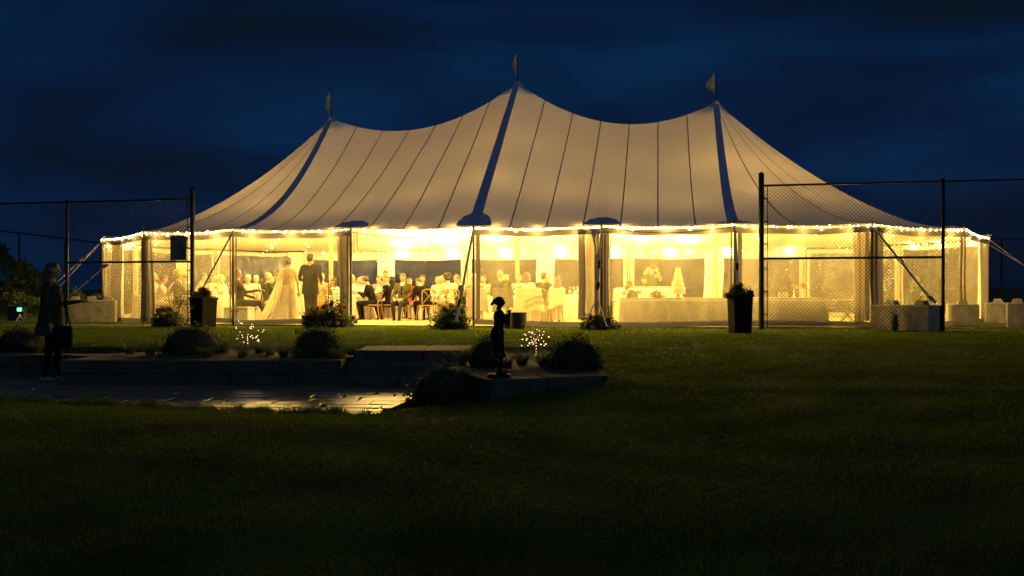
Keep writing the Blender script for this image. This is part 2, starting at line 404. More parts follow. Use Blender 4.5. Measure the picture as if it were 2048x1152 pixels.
def add_panel(fn):       # fn(u,t)
    m1 = MB(); m1.grid(fn, 6, 24); obj('canopy_panel', m1, CANVAS, tent, smooth=True)
def strip(fn, w0, w1, mt, name, t0=0., t1=1., off=.012, nt_=24):
    """ribbon along t, fn(t)->centre ; width horizontally along eave direction"""
    m1 = MB()
    def g_(u, v):
        t_ = t0+(t1-t0)*v; p, d = fn(t_); w_ = w0+(w1-w0)*t_
        return p+d*((u-.5)*w_)+Vector((0, 0, off))
    m1.grid(g_, 1, nt_); return obj(name, m1, mt, tent, smooth=True)
def long_pt(front, s, t, off=0):      # straight part by s
    y_e = 0. if front else 2*W2
    f = (s/BAY) % 1; ze = HE-.05*math.sin(PI*f); fr = t**expo(s)
    rip = .012*math.sin(s*9.3+t*2)*math.sin(s*3.1+1)*(1-t)**2+.014*math.sin(s*2.2+t*9)*t*(1-t)*4+.016*math.sin(s*2*PI/BAY*5+.6)*math.exp(-t*7)
    return Vector((s+SHF(s)*t, y_e+(W2-y_e)*t, ze+(ridge_z(s)-ze)*fr+off+(rip if 0 < t < 1 else 0)))
PW = 2*BAY/7
for front in (True, False):
    for k in range(14):
        s0 = k*PW; add_panel(lambda u, v, s0=s0, front=front: long_pt(front, s0+u*PW, v))
        if k % 7: strip(lambda t_, s0=s0, front=front: (long_pt(front, s0, t_), Vector((1, 0, 0))), .034, .03, SEAM, 'seam', off=.008)
    for s0 in (0, 2*BAY, 4*BAY):
        strip(lambda t_, s0=s0, front=front: (long_pt(front, s0, t_), Vector((1, 0, 0))), .27, .17, BLUE, 'reinforcement_band', t0=.0, t1=.985, off=.02)
for seg in list(range(4, 10))+list(range(14, 20)):
    for h in (0, 1):
        m1 = MB(); m1.grid(lambda u, v, seg=seg, h=h: roof_pt(seg, (u+h)/2, v*.97), 3, 22); obj('canopy_panel', m1, CANVAS, tent, smooth=True)
        if h or seg not in (4, 14):
            a = poles[seg]; b_ = poles[(seg+1) % NP]; d = Vector((b_[0]-a[0], b_[1]-a[1], 0)).normalized()
            strip(lambda t_, seg=seg, h=h, d=d: (roof_pt(seg, h/2, t_), d), .05, .012, SEAM, 'seam', off=.008, t1=.96)
# ridge rope bead, peak caps, centre poles, flags
for i, s0 in enumerate((SHF(0), 2*BAY+SHF(2*BAY), 4*BAY+SHF(4*BAY))):
    m1 = MB(); m1.lathe([(.36, PEAK[i]-.42), (.20, PEAK[i]-.20), (.085, PEAK[i]-.02), (.06, PEAK[i]+.05)], 14, (s0, W2))
    m1.v = [((x-s0)*(1.35 if abs(y-W2) < 9 else 1)+s0, (y-W2)*.7+W2, z) for x, y, z in m1.v]
    obj('peak_cap', m1, BLUE, tent, smooth=True)
    m1 = MB(); m1.tube([(s0, W2, 0), (s0, W2, PEAK[i]+.02)], .065, 10); obj('centre_pole', m1, WOODP, tent)
    m1 = MB(); m1.tube([(s0, W2, PEAK[i]), (s0, W2, PEAK[i]+.92)], [.018, .010], 6); m1.ell((s0, W2, PEAK[i]+.93), .018, 8, 5); fp = obj('flag_pole', m1, BLACKM, tent)
    m1 = MB(); hgt = (.70, .78, .66)[i]; wd = (.20, .15, .28)[i]; sh = (.9, .4, .7)[i]
    def fl(u, v, i=i, s0=s0, hgt=hgt, wd=wd, sh=sh):
        z = PEAK[i]+.9-v*hgt*(1-.1*u); x = s0-.02-u*wd*(.35+.65*math.sin(min(1, v*1.25)*PI))*(1-.75*v**3)
        return (x, W2+.06*math.sin(u*7+v*4), z-u*.22*sh)
    m1.grid(fl, 6, 8); obj('pennant', m1, mat('pennant_cloth', (.75, .68, .62), .8, noise=(6, .15), trans=.3), fp, smooth=True)
# eave pads (dark blue half discs with folds) at each side pole
for k in range(NP):
    e0 = Vector((*poles[k], 0)); ctr = Vector((min(max(poles[k][0], 0), 4*BAY), W2, 0)); inn = (ctr-e0); Ln = inn.length; inn.normalize()
    tan = Vector((-inn.y, inn.x, 0)); ex = station(k, 0)[2]; zr = ridge_z(ctr.x)
    def surf(a, b_):
        tt = max(0, b_)/Ln; return e0+tan*a+inn*b_+Vector((0, 0, HE+(zr-HE)*tt**ex))
    for j in range(6):
        m1 = MB(); a0 = PI*j/6+.006; a1_ = PI*(j+1)/6-.006
        def pd(u, v, a0=a0, a1_=a1_):
            a = a0+(a1_-a0)*u; r_ = .38*v+.005
            return surf(r_*math.cos(a)*1.1, r_*math.sin(a)*1.25)+Vector((0, 0, .022+.014*math.sin(u*PI)*v))
        m1.grid(pd, 4, 4); obj('eave_pad', m1, BLUE, tent, smooth=True)
    m1 = MB(); m1.tube([(e0.x, e0.y, 0), (e0.x, e0.y, HE+.02)], .032 if k not in () else .03, 8)
    m1.tube([(e0.x, e0.y, HE), (e0.x, e0.y, HE+.13)], .008, 5); obj('side_pole', m1, WOODP if k > 4 else mat('dark_pole', (.10, .07, .045), .5, noise=(5, .3)), tent)
# walls
def seg_pt(seg, f, z, off=0., f2=None):
    a = Vector(poles[seg]); b_ = Vector(poles[(seg+1) % NP]); p = a+(b_-a)*f
    nrm = Vector((b_.y-a.y, a.x-b_.x)).normalized()      # outward
    return Vector((p.x+nrm.x*off, p.y+nrm.y*off, z))
def wall(seg, f0=0., f1=1., vin=VIN, top=.14, zb=.17, seed=0, side=.10, rolled=True):
    rg = random.Random(seed*7+seg); Lg = (Vector(poles[seg])-Vector(poles[(seg+1) % NP])).length
    ph = rg.uniform(0, 6)
    def wr(f, z, amp=.035):
        return amp*(math.sin(f*9+ph)+.6*math.sin(f*23+z*3+ph*2)+.5*math.sin(z*4+f*5+ph))-.02
    def zbot(f): return zb+.03*math.sin(f*3+ph)
    def ztop(f): return HE-(.06 if rolled else -.015)-.05*math.sin(PI*f)
    wp = link('wall_panel', None, tent)
    m1 = MB(); m1.grid(lambda u, v: seg_pt(seg, f0+(f1-f0)*u, zbot(u)+(ztop(u)-top-zbot(u))*v, wr(u, zbot(u)+2*v)*(math.sin(PI*u)**.5 if 0 < u < 1 else 0)*(1-.6*v)), 22, 16)
    obj('window', m1, vin, wp, smooth=True)
    m1 = MB(); m1.grid(lambda u, v: seg_pt(seg, f0+(f1-f0)*u, ztop(u)-top+v*top+(0 if not rolled else -.012*math.sin(u*12+ph)), .02+(.035*math.sin(v*PI) if rolled else 0)), 24, 4)
    obj('header', m1, WALLC, wp, smooth=True)
    m1 = MB(); m1.grid(lambda u, v: seg_pt(seg, f0+(f1-f0)*u, zbot(u)-.125+v*.125, .012+.01*math.sin(u*9+ph)+(.02*math.sin(v*PI))), 24, 3)
    obj('bottom_strip', m1, WALLC, wp, smooth=True)
    fs = side/Lg
    for a, b_ in ((f0+.02, f0+.02+fs), (f1-.02-fs, f1-.02)):
        m1 = MB(); m1.grid(lambda u, v: seg_pt(seg, a+(b_-a)*u, zbot(0)+(ztop(0)-top-zbot(0))*v, .012+.01*math.sin(v*9+a*7)), 2, 12); obj('edge_tape', m1, WALLC, wp, smooth=True)
    return wp
def curtain(p0, p1, z0=.06, z1=HE-.08, folds=5, amp=.05, flare=1.0, mt=CURT, pinch=None, seed=0, drop=0, label=None):
    """gathered hanging cloth from p0 to p1 (tent local)"""
    rg = random.Random(seed); p0 = Vector((*p0, 0)); p1 = Vector((*p1, 0)); d = p1-p0; nrm = Vector((-d.y, d.x, 0)).normalized(); mid = (p0+p1)/2
    phs = [rg.uniform(0, 6) for _ in range(4)]
    def f(u, v):
        z = z1+(z0-z1)*v; k = 1+(flare-1)*v
        if pinch: k *= 1-pinch[1]*math.exp(-((z-pinch[0])/.35)**2)
        w_ = (u-.5)*k
        ofs = amp*(math.sin(u*folds*2*PI+phs[0]+v*.6)+.5*math.sin(u*folds*3.7*PI+phs[1]-v*1.2))*(.5+.6*v)
        return mid+d*w_+nrm*ofs+Vector((0, 0, z))+d*(.05*math.sin(v*5+phs[2]))
    m1 = MB(); m1.grid(f, 48, 24); return obj('curtain', m1, mt, tent, smooth=True, label=label)
for seg in (0, 2, 3, 4, 5, 6, 7, 8, 17, 18, 19, 16, 15): wall(seg, seed=seg, vin={0: VINL, 2: VINH, 3: VINH, 4: VINE, 17: VINE, 18: VINE, 19: VINH, 6: VINE, 7: VINE, 5: VINH}.get(seg, VIN), side=.04 if seg in (0, 3, 19) else .10)
for seg in (9, 10, 11, 12, 13, 14): wall(seg, vin=VINB, top=.34, zb=.12, seed=seg, side=.14, rolled=False)
curtain((2.66, .06), (3.02, .02), folds=2, flare=.75, seed=1, amp=.06, mt=WALLC)
curtain((3.06, .04), (3.22, .06), z0=1.75, folds=1, flare=.6, seed=2, amp=.05)
curtain((8.56, .0), (8.72, .0), folds=1, flare=1.1, seed=33, amp=.03, z0=.2, mt=WALLC)
curtain((8.70, .03), (9.04, .07), folds=1.5, flare=1.1, seed=3, amp=.05, z0=.2)
curtain((9.05, .05), (9.32, .03), folds=3, flare=.95, seed=4, amp=.05, z0=.1, mt=WALLC)
curtain((8.86, -.05), (9.08, -.05), z0=1.72, folds=1, flare=.2, seed=14, amp=.04, mt=WALLC)
def lerp2(a, b_, f): return (a[0]+(b_[0]-a[0])*f, a[1]+(b_[1]-a[1])*f)
curtain(lerp2(poles[4], poles[5], .86), lerp2(poles[4], poles[5], .95), folds=2, seed=5, flare=.9, z0=.15)
curtain(lerp2(poles[5], poles[6], -.03), lerp2(poles[5], poles[6], .11), folds=2, seed=6, flare=1.0, z0=.08, mt=WALLC, amp=.04)
curtain(lerp2(poles[19], poles[0], -.02), lerp2(poles[19], poles[0], .1), folds=2, seed=7, flare=1.5, z0=.1, mt=WALLC)
curtain(lerp2(poles[7], poles[6], .05), lerp2(poles[7], poles[6], .42), folds=5, seed=8)
curtain(lerp2(poles[18], poles[19], .25), lerp2(poles[18], poles[19], .5), folds=4, seed=9)
for s_ in (0, 2*BAY, 4*BAY): curtain((s_-.34, 2*W2-.12), (s_+.34, 2*W2-.12), folds=5, seed=10+int(s_), z1=HE-.1)
curtain(lerp2(poles[15], poles[16], -.05), lerp2(poles[15], poles[16], .2), folds=5, seed=21)
curtain(lerp2(poles[16], poles[17], .3), lerp2(poles[16], poles[17], .5), folds=4, seed=22)
# guy straps with ratchets
def guy(p_top, p_bot, w_=.062, rat=(.62,), bridle=0):
    a = Vector(p_top); b_ = Vector(p_bot); d = (b_-a).normalized(); side = d.cross(Vector((0, 1, 0)))
    side = Vector((1, 0, 0)) if side.length < .2 else Vector((0, 0, 1)).cross(d).normalized()
    side = (side+Vector((0, 0, .25))).normalized()
    m1 = MB(); end = b_ if not bridle else a+(b_-a)*.72
    q = [a-side*w_/2, a+side*w_/2, end+side*w_/2, end-side*w_/2]; th = d.cross(side).normalized()*.004
    m1.add([p+th for p in q]+[p-th for p in q], [(0, 1, 2, 3), (7, 6, 5, 4), (0, 4, 5, 1), (1, 5, 6, 2), (2, 6, 7, 3), (3, 7, 4, 0)])
    if bridle:
        for sgn in (-1, 1): m1.tube([end, b_+Vector((sgn*bridle, 0, 0))], .016, 5)
    o = obj('guy_strap', m1, STRAP, tent)
    for f in rat:
        c_ = a+(b_-a)*f; M_ = Matrix.Translation(c_) @ d.to_track_quat('Z', 'Y').to_matrix().to_4x4()
        m2 = MB(); m2.box(-.045, .045, -.02, .02, -.07, .07, M_, bev=.008); m2.tube([M_ @ Vector((-.06, .03, .02)), M_ @ Vector((.06, .03, .02))], .014, 6)
        m2.box(-.03, .03, .02, .05, -.02, .16, M_); obj('ratchet', m2, STEEL, o)
tops = lambda k: (poles[k][0], poles[k][1], HE-.05)
guy(tops(0), (-.18, -1.8, .45), rat=(.93,)); guy(tops(2), (2*BAY, -1.9, .2), rat=(.8,)); guy(tops(4), (4*BAY, -1.7, .3), rat=(.45,))
guy(tops(3), (3*BAY, -1.7, .1), rat=(.38, .6), bridle=.24, w_=.05)
def radial(k, dist, z, da=0):
    c_ = Vector(RC if poles[k][0] > 6 else LC); p = Vector(poles[k]); d = (p-c_).normalized()
    d = Vector((d.x*math.cos(da)-d.y*math.sin(da), d.x*math.sin(da)+d.y*math.cos(da)))
    return (p.x+d.x*dist, p.y+d.y*dist, z)
guy(tops(5), radial(5, 2.0, .62), rat=(.45, .95)); guy(tops(6), radial(6, 2.6, .6, .35), rat=(.62,)); guy(tops(7), radial(7, 2.4, .6, .2), rat=(.6,))
guy(tops(19), radial(19, 1.9, .64, -.3), rat=(.5,)); guy(tops(18), radial(18, 1.7, .64, .2), rat=(.3, .55)); guy(tops(18), radial(18, 1.6, .62, .45), rat=(.2,))
# ------------------------------------------------------------------ string lights
def bulb_mesh():
    m1 = MB(); m1.ell((0, 0, -.035), (.021, .021, .028), 8, 6); return m1.mesh('bulb', BULB, True)
BM = bulb_mesh()
TR = Matrix.Translation((X0, Y0, 0)) @ Matrix.Rotation(-PSI, 4, 'Z')
CABLE = mat('black_cable', (.03, .025, .02), .6)
def lamp(parent, p, e_, rad=.05, col=(1, .65, .165)):
    l_ = bpy.data.lights.new('string_lamp', 'POINT'); l_.energy = e_; l_.shadow_soft_size = rad; l_.color = col
    o = bpy.data.objects.new('bulb_light', l_); C.objects.link(o); o.parent = parent; o.location = p; return o
def string_light(pts, spacing, label, group=None, lamps=(), e_=30, jit=.01, drop=.0, maxb=300):
    root = thing('string_light', label, 'string light', (X0, Y0, 0), -PSI, group)
    pts = [Vector(p) for p in pts]
    m1 = MB(); m1.tube(pts, .003 if group or 'back' in label else .006, 4); obj('cable', m1, CABLE, root)
    d_ = 0; acc = 0; n = 0
    for a, b_ in zip(pts, pts[1:]):
        Ls = (b_-a).length
        while acc <= d_+Ls and n < maxb:
            q = a+(b_-a)*((acc-d_)/Ls); o = link('bulb', BM, root, q+Vector((random.uniform(-jit, jit), random.uniform(-jit, jit), random.uniform(-jit, jit)-drop)))
            sc_ = random.choice((.45, .6, .8, 1.0, 1.45)); o.scale = (sc_,)*3; acc += spacing*random.uniform(.75, 1.25); n += 1
        d_ += Ls
    for p in lamps: lamp(root, p, e_)
    return root
ORDN = 'first second third fourth fifth sixth seventh eighth ninth tenth eleventh twelfth thirteenth'.split()
E_EAVE, E_CEIL = 42, 280
SPL = []
def eave_line(segs, off=.05, dz=.0):
    pts = []; lam = []
    for sg in segs:
        for f in np.linspace(0, 1, 9)[:-1]:
            pts.append(seg_pt(sg, float(f), HE-.012-.05*math.sin(PI*f)+dz, off))
        for f in (.17, .5, .83): lam.append(seg_pt(sg, f, HE-.12, -.10))
        for f in (.08, .3, .41, .62, .74, .93): SPL.append(seg_pt(sg, f+random.uniform(-.05, .05), HE+random.uniform(-.02, .02), -.30))
    return pts, lam
p_, l_ = eave_line([0, 1, 2, 3]); string_light(p_, .27, 'string of warm bulbs along the long front eave of the marquee', lamps=l_, e_=E_EAVE)
p_, l_ = eave_line([4, 5, 6, 7]); string_light(p_, .20, 'string of warm bulbs round the right-hand end eave behind the fence', lamps=l_, e_=E_EAVE)
p_, l_ = eave_line([17, 18, 19]); string_light(p_, .17, 'string of warm bulbs round the left-hand end eave behind the fence', lamps=l_, e_=E_EAVE)
p_, l_ = eave_line([9, 10, 11, 12, 13, 14], off=-.08); string_light(p_, .3, 'string of warm bulbs along the back eave seen through the openings', lamps=l_[::2], e_=E_EAVE)
for k in range(1, 14):
    s_ = k*PW
    pts = [long_pt(False, s_, t_, -.06) for t_ in np.linspace(.01, .93, 14)]
    string_light(pts, .42, ORDN[k-1]+' string of bulbs from the left on the inside back slope', 'ceiling strings on the back slope',
                 lamps=[long_pt(False, s_, .18, -.35), long_pt(False, s_, .38, -.42), long_pt(False, s_, .60, -.6)] if k % 2 else [long_pt(False, s_, .28, -.4)], e_=E_CEIL*.42)
for k in range(1, 14, 2):  # unseen strings added to light the tent; their lamps hang below the bulbs
    s_ = k*PW
    pts = [long_pt(True, s_, t_, -.06) for t_ in np.linspace(.03, .93, 12)]
    string_light(pts, .5, ORDN[k//2]+' string of bulbs from the left on the unseen front slope, added for light', 'ceiling strings on the front slope',
                 lamps=[long_pt(True, s_, .38, -1.2), long_pt(True, s_, .72, -1.9)], e_=E_CEIL*.62)
for seg, side in ((4, 'right'), (5, 'right'), (6, 'right'), (7, 'right'), (8, 'right'), (15, 'left'), (16, 'left'), (17, 'left'), (18, 'left'), (19, 'left')):
    for h in (.0, .5):
        pts = [roof_pt(seg, h, t_, -.07) for t_ in np.linspace(.03, .9, 14)]
        string_light(pts, .45, '%s string of bulbs fanning inside the %s roof end, from the %s' % (ORDN[((seg-4)*2 if side == 'right' else (seg-15)*2)+int(h > 0)], side, 'front' if side == 'right' else 'back'), 'ceiling strings in the %s end' % side,
                 lamps=[roof_pt(seg, h, .5, -.9)] if h else [roof_pt(seg, h, .72, -1.3)], e_=E_CEIL*.55)
inner = thing('string_light', 'small bulbs added under the canvas for light splashes above the front eave', 'string light', (X0, Y0, 0), -PSI)
for q in SPL:  # weak bulbs added to splash light through the canvas above the eave
    if q.y < 5:
        o = link('bulb', BM, inner, q); m1 = MB(); m1.tube([q, q+Vector((0, 0, .06))], .004, 4); obj('wire', m1, CABLE, inner); lamp(inner, q-Vector((0, 0, .05)), random.uniform(1., 4.), .04)
# slack cable swagging across the open bay
cb = MB(); cb.tube([seg_pt(1, f, HE-.1-.16*math.sin(PI*f), .08) for f in np.linspace(0, 1, 14)], .008, 4)
tag(obj('power_cable', cb, CABLE, None, (X0, Y0, 0), -PSI), 'slack dark cable swagged across the open doorway bay', 'cable')
cb = MB(); cb.tube([seg_pt(3, f, HE-.06-.14*math.sin(PI*f), .09) for f in np.linspace(0, 1, 14)], .008, 4)
tag(obj('power_cable', cb, CABLE, None, (X0, Y0, 0), -PSI), 'slack dark cable swagged above the cake window', 'cable')

# ------------------------------------------------------------------ people
def voxelize(mb, vox, prims=None, mats=(), smooth_it=2, extra=None, name='body'):
    me = mb.mesh('tmp', mats[0]); o = bpy.data.objects.new('tmp', me); C.objects.link(o)
    r = o.modifiers.new('r', 'REMESH'); r.mode = 'VOXEL'; r.voxel_size = vox; r.use_smooth_shade = True
    sm_ = o.modifiers.new('s', 'SMOOTH'); sm_.factor = .5; sm_.iterations = smooth_it
    dg = bpy.context.evaluated_depsgraph_get(); ev = o.evaluated_get(dg); m2 = bpy.data.meshes.new_from_object(ev, depsgraph=dg)
    bpy.data.objects.remove(o); bpy.data.meshes.remove(me); m2.name = name
    m2.materials.clear()
    for m_ in mats: m2.materials.append(m_)
    if prims:
        n = len(m2.polygons); c = np.empty(n*3, np.float32); m2.polygons.foreach_get('center', c); c = c.reshape(-1, 3)
        D = []
        for p in prims:
            if p[0] == 'cap':
                a, b_, ra, rb = np.array(p[1]), np.array(p[2]), p[3], p[4]; ab = b_-a; l2 = max(1e-9, (ab**2).sum())
                t_ = np.clip(((c-a)@ab)/l2, 0, 1); D.append(np.linalg.norm(c-(a+t_[:, None]*ab), axis=1)-(ra+(rb-ra)*t_))
            else:
                q = (c-np.array(p[1]))
                if len(p) > 4 and p[4] is not None: q = q @ np.array(p[4].to_3x3())   # inverse rotation
                rr = np.array(p[2]); D.append((np.linalg.norm(q/rr, axis=1)-1)*rr.min())
        idx = np.array([p[5] if p[0] == 'cap' else p[3] for p in prims])[np.argmin(np.array(D), axis=0)]
        m2.polygons.foreach_set('material_index', idx.astype(np.int32))
    if extra and extra.f:
        bm = bmesh.new(); bm.from_mesh(m2); tmp = bpy.data.meshes.new('t'); tmp.from_pydata([tuple(v) for v in extra.v], [], extra.f)
        tmp.polygons.foreach_set('material_index', extra.m); tmp.polygons.foreach_set('use_smooth', [True]*len(tmp.polygons))
        bm.from_mesh(tmp); bm.to_mesh(m2); bm.free(); bpy.data.meshes.remove(tmp)
    m2.polygons.foreach_set('use_smooth', [True]*len(m2.polygons)); m2.update(); return m2
def prim_mesh(prims):
    m1 = MB()
    for p in prims:
        if p[0] == 'cap':
            a, b_ = Vector(p[1]), Vector(p[2]); m1.tube([a, b_], [p[3], p[4]], 10); m1.ell(a, p[3], 10, 8); m1.ell(b_, p[4], 10, 8)
        else: m1.ell(p[1], p[2], 14, 10, p[4] if len(p) > 4 else None)
    return m1
def cloth(name, col, **k): k.setdefault('spec', .12); return mat('cloth_'+name, col, .9, noise=(9, .12), bump=(25, .25), **k)
CL = dict(black=cloth('black', (.007, .007, .008)), navy=cloth('navy', (.02, .025, .04)), olive=cloth('olive', (.07, .065, .035)),
          brown=cloth('brown', (.06, .035, .02)), white=cloth('white', (.6, .58, .52)), cream=cloth('cream', (.45, .38, .27)),
          grey=cloth('grey', (.18, .18, .17)), red=cloth('red', (.55, .04, .04)), tan=cloth('tan', (.35, .25, .14)),
          green=cloth('sage', (.2, .26, .16)), pink=cloth('pink', (.6, .35, .3)), charcoal=cloth('charcoal', (.035, .033, .03)),
          ivory=cloth('ivory_lace', (.56, .48, .32)), khaki=cloth('khaki', (.3, .24, .12)), blue=cloth('blue', (.1, .14, .25)))
HAIR = dict(dark=mat('hair_dark', (.02, .012, .008), .5, bump=(60, .5)), brown=mat('hair_brown', (.075, .035, .015), .5, bump=(60, .5)),
            blond=mat('hair_blond', (.42, .28, .12), .5, bump=(60, .5)), grey=mat('hair_grey', (.45, .42, .36), .5, bump=(60, .5)),
            ginger=mat('hair_ginger', (.22, .08, .025), .5, bump=(60, .5)))
def person(label, loc, rz, top='black', bottom='black', hair='dark', style='short', pose='sit', lean=0, side=0, yaw=0, nod=0,
           arms=('table', 'table'), female=False, skin=None, scale=1., shirt=None, tie=None, legs=None, group=None, vox=.019, allmat=None, z=0., shoes=None, skirt=False, hairlen=.3):
    P = []; X = MB(); SK, TP, BT, SH, WH, EY, LP = range(7)
    tz = 0 if pose == 'stand' else -.43
    hipz = .93+tz
    base = Vector((0, -.02, hipz))
    RM = Euler((R(-lean), R(side), 0)).to_matrix()
    def U(x, y, zz): return base+RM @ (Vector((x, y, zz+tz))-base)
    fw = .88 if female else 1.
    P.append(('ell', U(0, 0, .95), (.168*(1 if not female else 1.02), .125, .13), BT if pose == 'stand' and not skirt else TP))
    P.append(('ell', U(0, 0, 1.12), (.145*fw, .108, .18), TP))
    P.append(('ell', U(0, .005, 1.30), (.172*fw, .122, .17), TP))
    P.append(('cap', U(-.145*fw, -.01, 1.425), U(.145*fw, -.01, 1.425), .066*fw, .066*fw, TP))
    P.append(('cap', U(0, -.01, 1.44), U(0, .01, 1.56), .062*fw, .052*fw, SK))
    if female: P += [('ell', U(.07, .09, 1.27), (.06, .06, .065), TP), ('ell', U(-.07, .09, 1.27), (.06, .06, .065), TP)]
    if shirt is not None:
        P.append(('cap', U(0, .090, 1.24), U(0, .05, 1.44), .040, .048, WH))
    # head
    hc = U(0, .02, 1.635); RH = RM @ Euler((R(-nod), 0, R(yaw))).to_matrix()
    H = lambda x, y, zz: hc+RH @ Vector((x, y, zz))
    M4 = RH.to_4x4()
    P.append(('ell', H(0, 0, .01), (.075, .094, .108), SK, M4)); P.append(('ell', H(0, .022, -.055), (.055, .066, .06), SK, M4))
    P.append(('cap', H(0, .09, .005), H(0, .108, -.022), .012, .016, SK))
    for sx in (-1, 1):
        P.append(('ell', H(sx*.078, -.002, -.005), (.012, .02, .03), SK, M4))
        X.mi = EY; X.ell(H(sx*.03, .0865, .017), (.013, .008, .007), 6, 4, M4); X.ell(H(sx*.031, .089, .037), (.019, .006, .004), 6, 4, M4)
    X.mi = LP; X.ell(H(0, .089, -.055), (.022, .008, .007), 6, 4, M4)
    # legs
    for i, sx in enumerate((-1, 1)):
        if pose == 'stand':
            lg = (legs or ((0, 0), (0, 0)))[i]     # (forward foot, knee forward)
            hp = Vector((sx*.085, 0, .90)); kn = Vector((sx*.09, lg[1], .50)); an = Vector((sx*.09, lg[0], .09))
        else:
            spread, fwd = (legs or ((.10, .36), (.10, .36)))[i]
            hp = Vector((sx*.09, 0, .50)); kn = Vector((sx*(spread+.02), .43, .50)); an = Vector((sx*spread, fwd, .09))
        lm = BT if not skirt else TP
        P.append(('cap', hp, kn, .092, .064, lm)); P.append(('cap', kn, an, .062, .042, BT if not skirt else SK))
        P.append(('cap', an+Vector((0, -.03, -.045)), an+Vector((0, .13, -.058)), .042, .032, SH))
        if skirt and pose != 'stand': P.append(('cap', hp, kn+Vector((0, .02, -.03)), .11, .10, TP))
    if skirt and pose != 'stand': P.append(('cap', (-.09, .35, .5), (.09, .35, .5), .085, .085, TP))
    # arms
    for i, sx in enumerate((-1, 1)):
        sh = U(sx*.185*fw, -.01, 1.415); a = arms[i]
        if a == 'table': el = U(sx*.25, .14, 1.17); ha = Vector((sx*.12, .42, .80+(0 if pose != 'stand' else .3)))
        elif a == 'lap': el = U(sx*.25, .02, 1.14); ha = Vector((sx*.06, .32, .62))
        elif a == 'down': el = U(sx*.25, -.02, 1.12); ha = U(sx*.25, .06, .86)
        elif a == 'bent': el = U(sx*.265, -.03, 1.13); ha = U(sx*.17, .2, 1.05)
        elif a == 'forward': el = U(sx*.22, .08, 1.14); ha = U(sx*.12, .36, 1.18)
        elif a == 'drink': el = U(sx*.26, .16, 1.2); ha = U(sx*.09, .24, 1.48)
        elif a == 'camera': el = U(sx*.3, .16, 1.42); ha = U(sx*.07, .2, 1.62)
        elif a == 'flute': el = U(sx*.20, .17, 1.15); ha = U(sx*.05, .20, 1.36)
        else: el, ha = Vector(a[0]), Vector(a[1])
        P.append(('cap', sh, el, .058*fw, .046*fw, TP)); P.append(('cap', el, ha, .044*fw, .030*fw, TP if a != 'bare' else SK))
        d = (ha-el).normalized(); pc = ha+d*.05; P.append(('ell', pc, (.034, .034, .034), SK)); P.append(('cap', ha, pc, .026, .03, SK))
        nrm = d.cross(Vector((0, 0, 1))); nrm = nrm.normalized() if nrm.length > .1 else Vector((1, 0, 0)); dn = nrm.cross(d)*(-1)
        dn = dn if dn.z < 0 else -dn
        X.mi = SK
        for k in range(4):
            o_ = nrm*((k-1.5)*.017); ln = (.068, .078, .074, .058)[k]
            X.tube([pc+o_+d*.015, pc+o_*1.15+d*(.02+ln*.45)+dn*.006, pc+o_*1.1+d*(.02+ln*.75)+dn*.026, pc+o_+d*(.018+ln*.85)+dn*.045], [.0095, .009, .008, .0065], 5)
        X.tube([pc-nrm*sx*.02+d*-.01, pc-nrm*sx*.045+d*.018+dn*.008, pc-nrm*sx*.045+d*.045+dn*.02], [.011, .010, .008], 5)
    ms = [skin or SKIN, CL[top], CL[bottom], shoes or CL['black'], CL[shirt or 'white'], DARKP, LIP]
    if allmat: ms = [allmat]*7
    body = voxelize(prim_mesh(P), vox, P, ms, extra=X, name='person')
    o = link('person', body, None, (*loc, z), rz); o.scale = (scale,)*3; tag(o, label, 'person', group)
    # hair
    hm = allmat or HAIR.get(hair); HP = []
    if style != 'bald':
        HP = [('ell', H(0, -.016, .045), (.083, .094, .080), 0, M4), ('ell', H(0, -.045, .005), (.080, .068, .09), 0, M4)]
        if style == 'curly':
            rg = random.Random(hash(label) & 255)
            for _ in range(30):
                v = Vector((rg.gauss(0, 1), rg.gauss(-.5, 1), rg.gauss(.6, .8))).normalized()
                HP.append(('ell', H(v.x*.10, -.03+v.y*.10, .035+v.z*.10), (.035, .035, .035), 0))
        if style == 'long':
            for sx in (-1, 0, 1): HP.append(('cap', H(sx*.05, -.05, 0), U(sx*.075, -.085, 1.60-hairlen+(.03 if sx else 0)), .055, .035, 0))
        if style == 'bun': HP.append(('ell', H(0, -.11, .02), (.05, .05, .05), 0))
        if style == 'pony': HP.append(('cap', H(0, -.10, .03), H(0, -.17, -.06), .045, .03, 0))
        if style == 'quiff': HP.append(('ell', H(0, .04, .095), (.06, .05, .03), 0, M4))
        hmx = voxelize(prim_mesh(HP), .014, None, [hm], 1, name='hair'); link('hair', hmx, o)
    if tie:
        m1 = MB(); m1.mi = 0
        m1.add([U(-.014, .122, 1.40), U(.014, .122, 1.40), U(.024, .150, 1.2), U(0, .150, 1.15), U(-.024, .150, 1.2)], [(0, 4, 3, 2, 1)])
        obj('tie', m1, CL[tie], o)
    return o
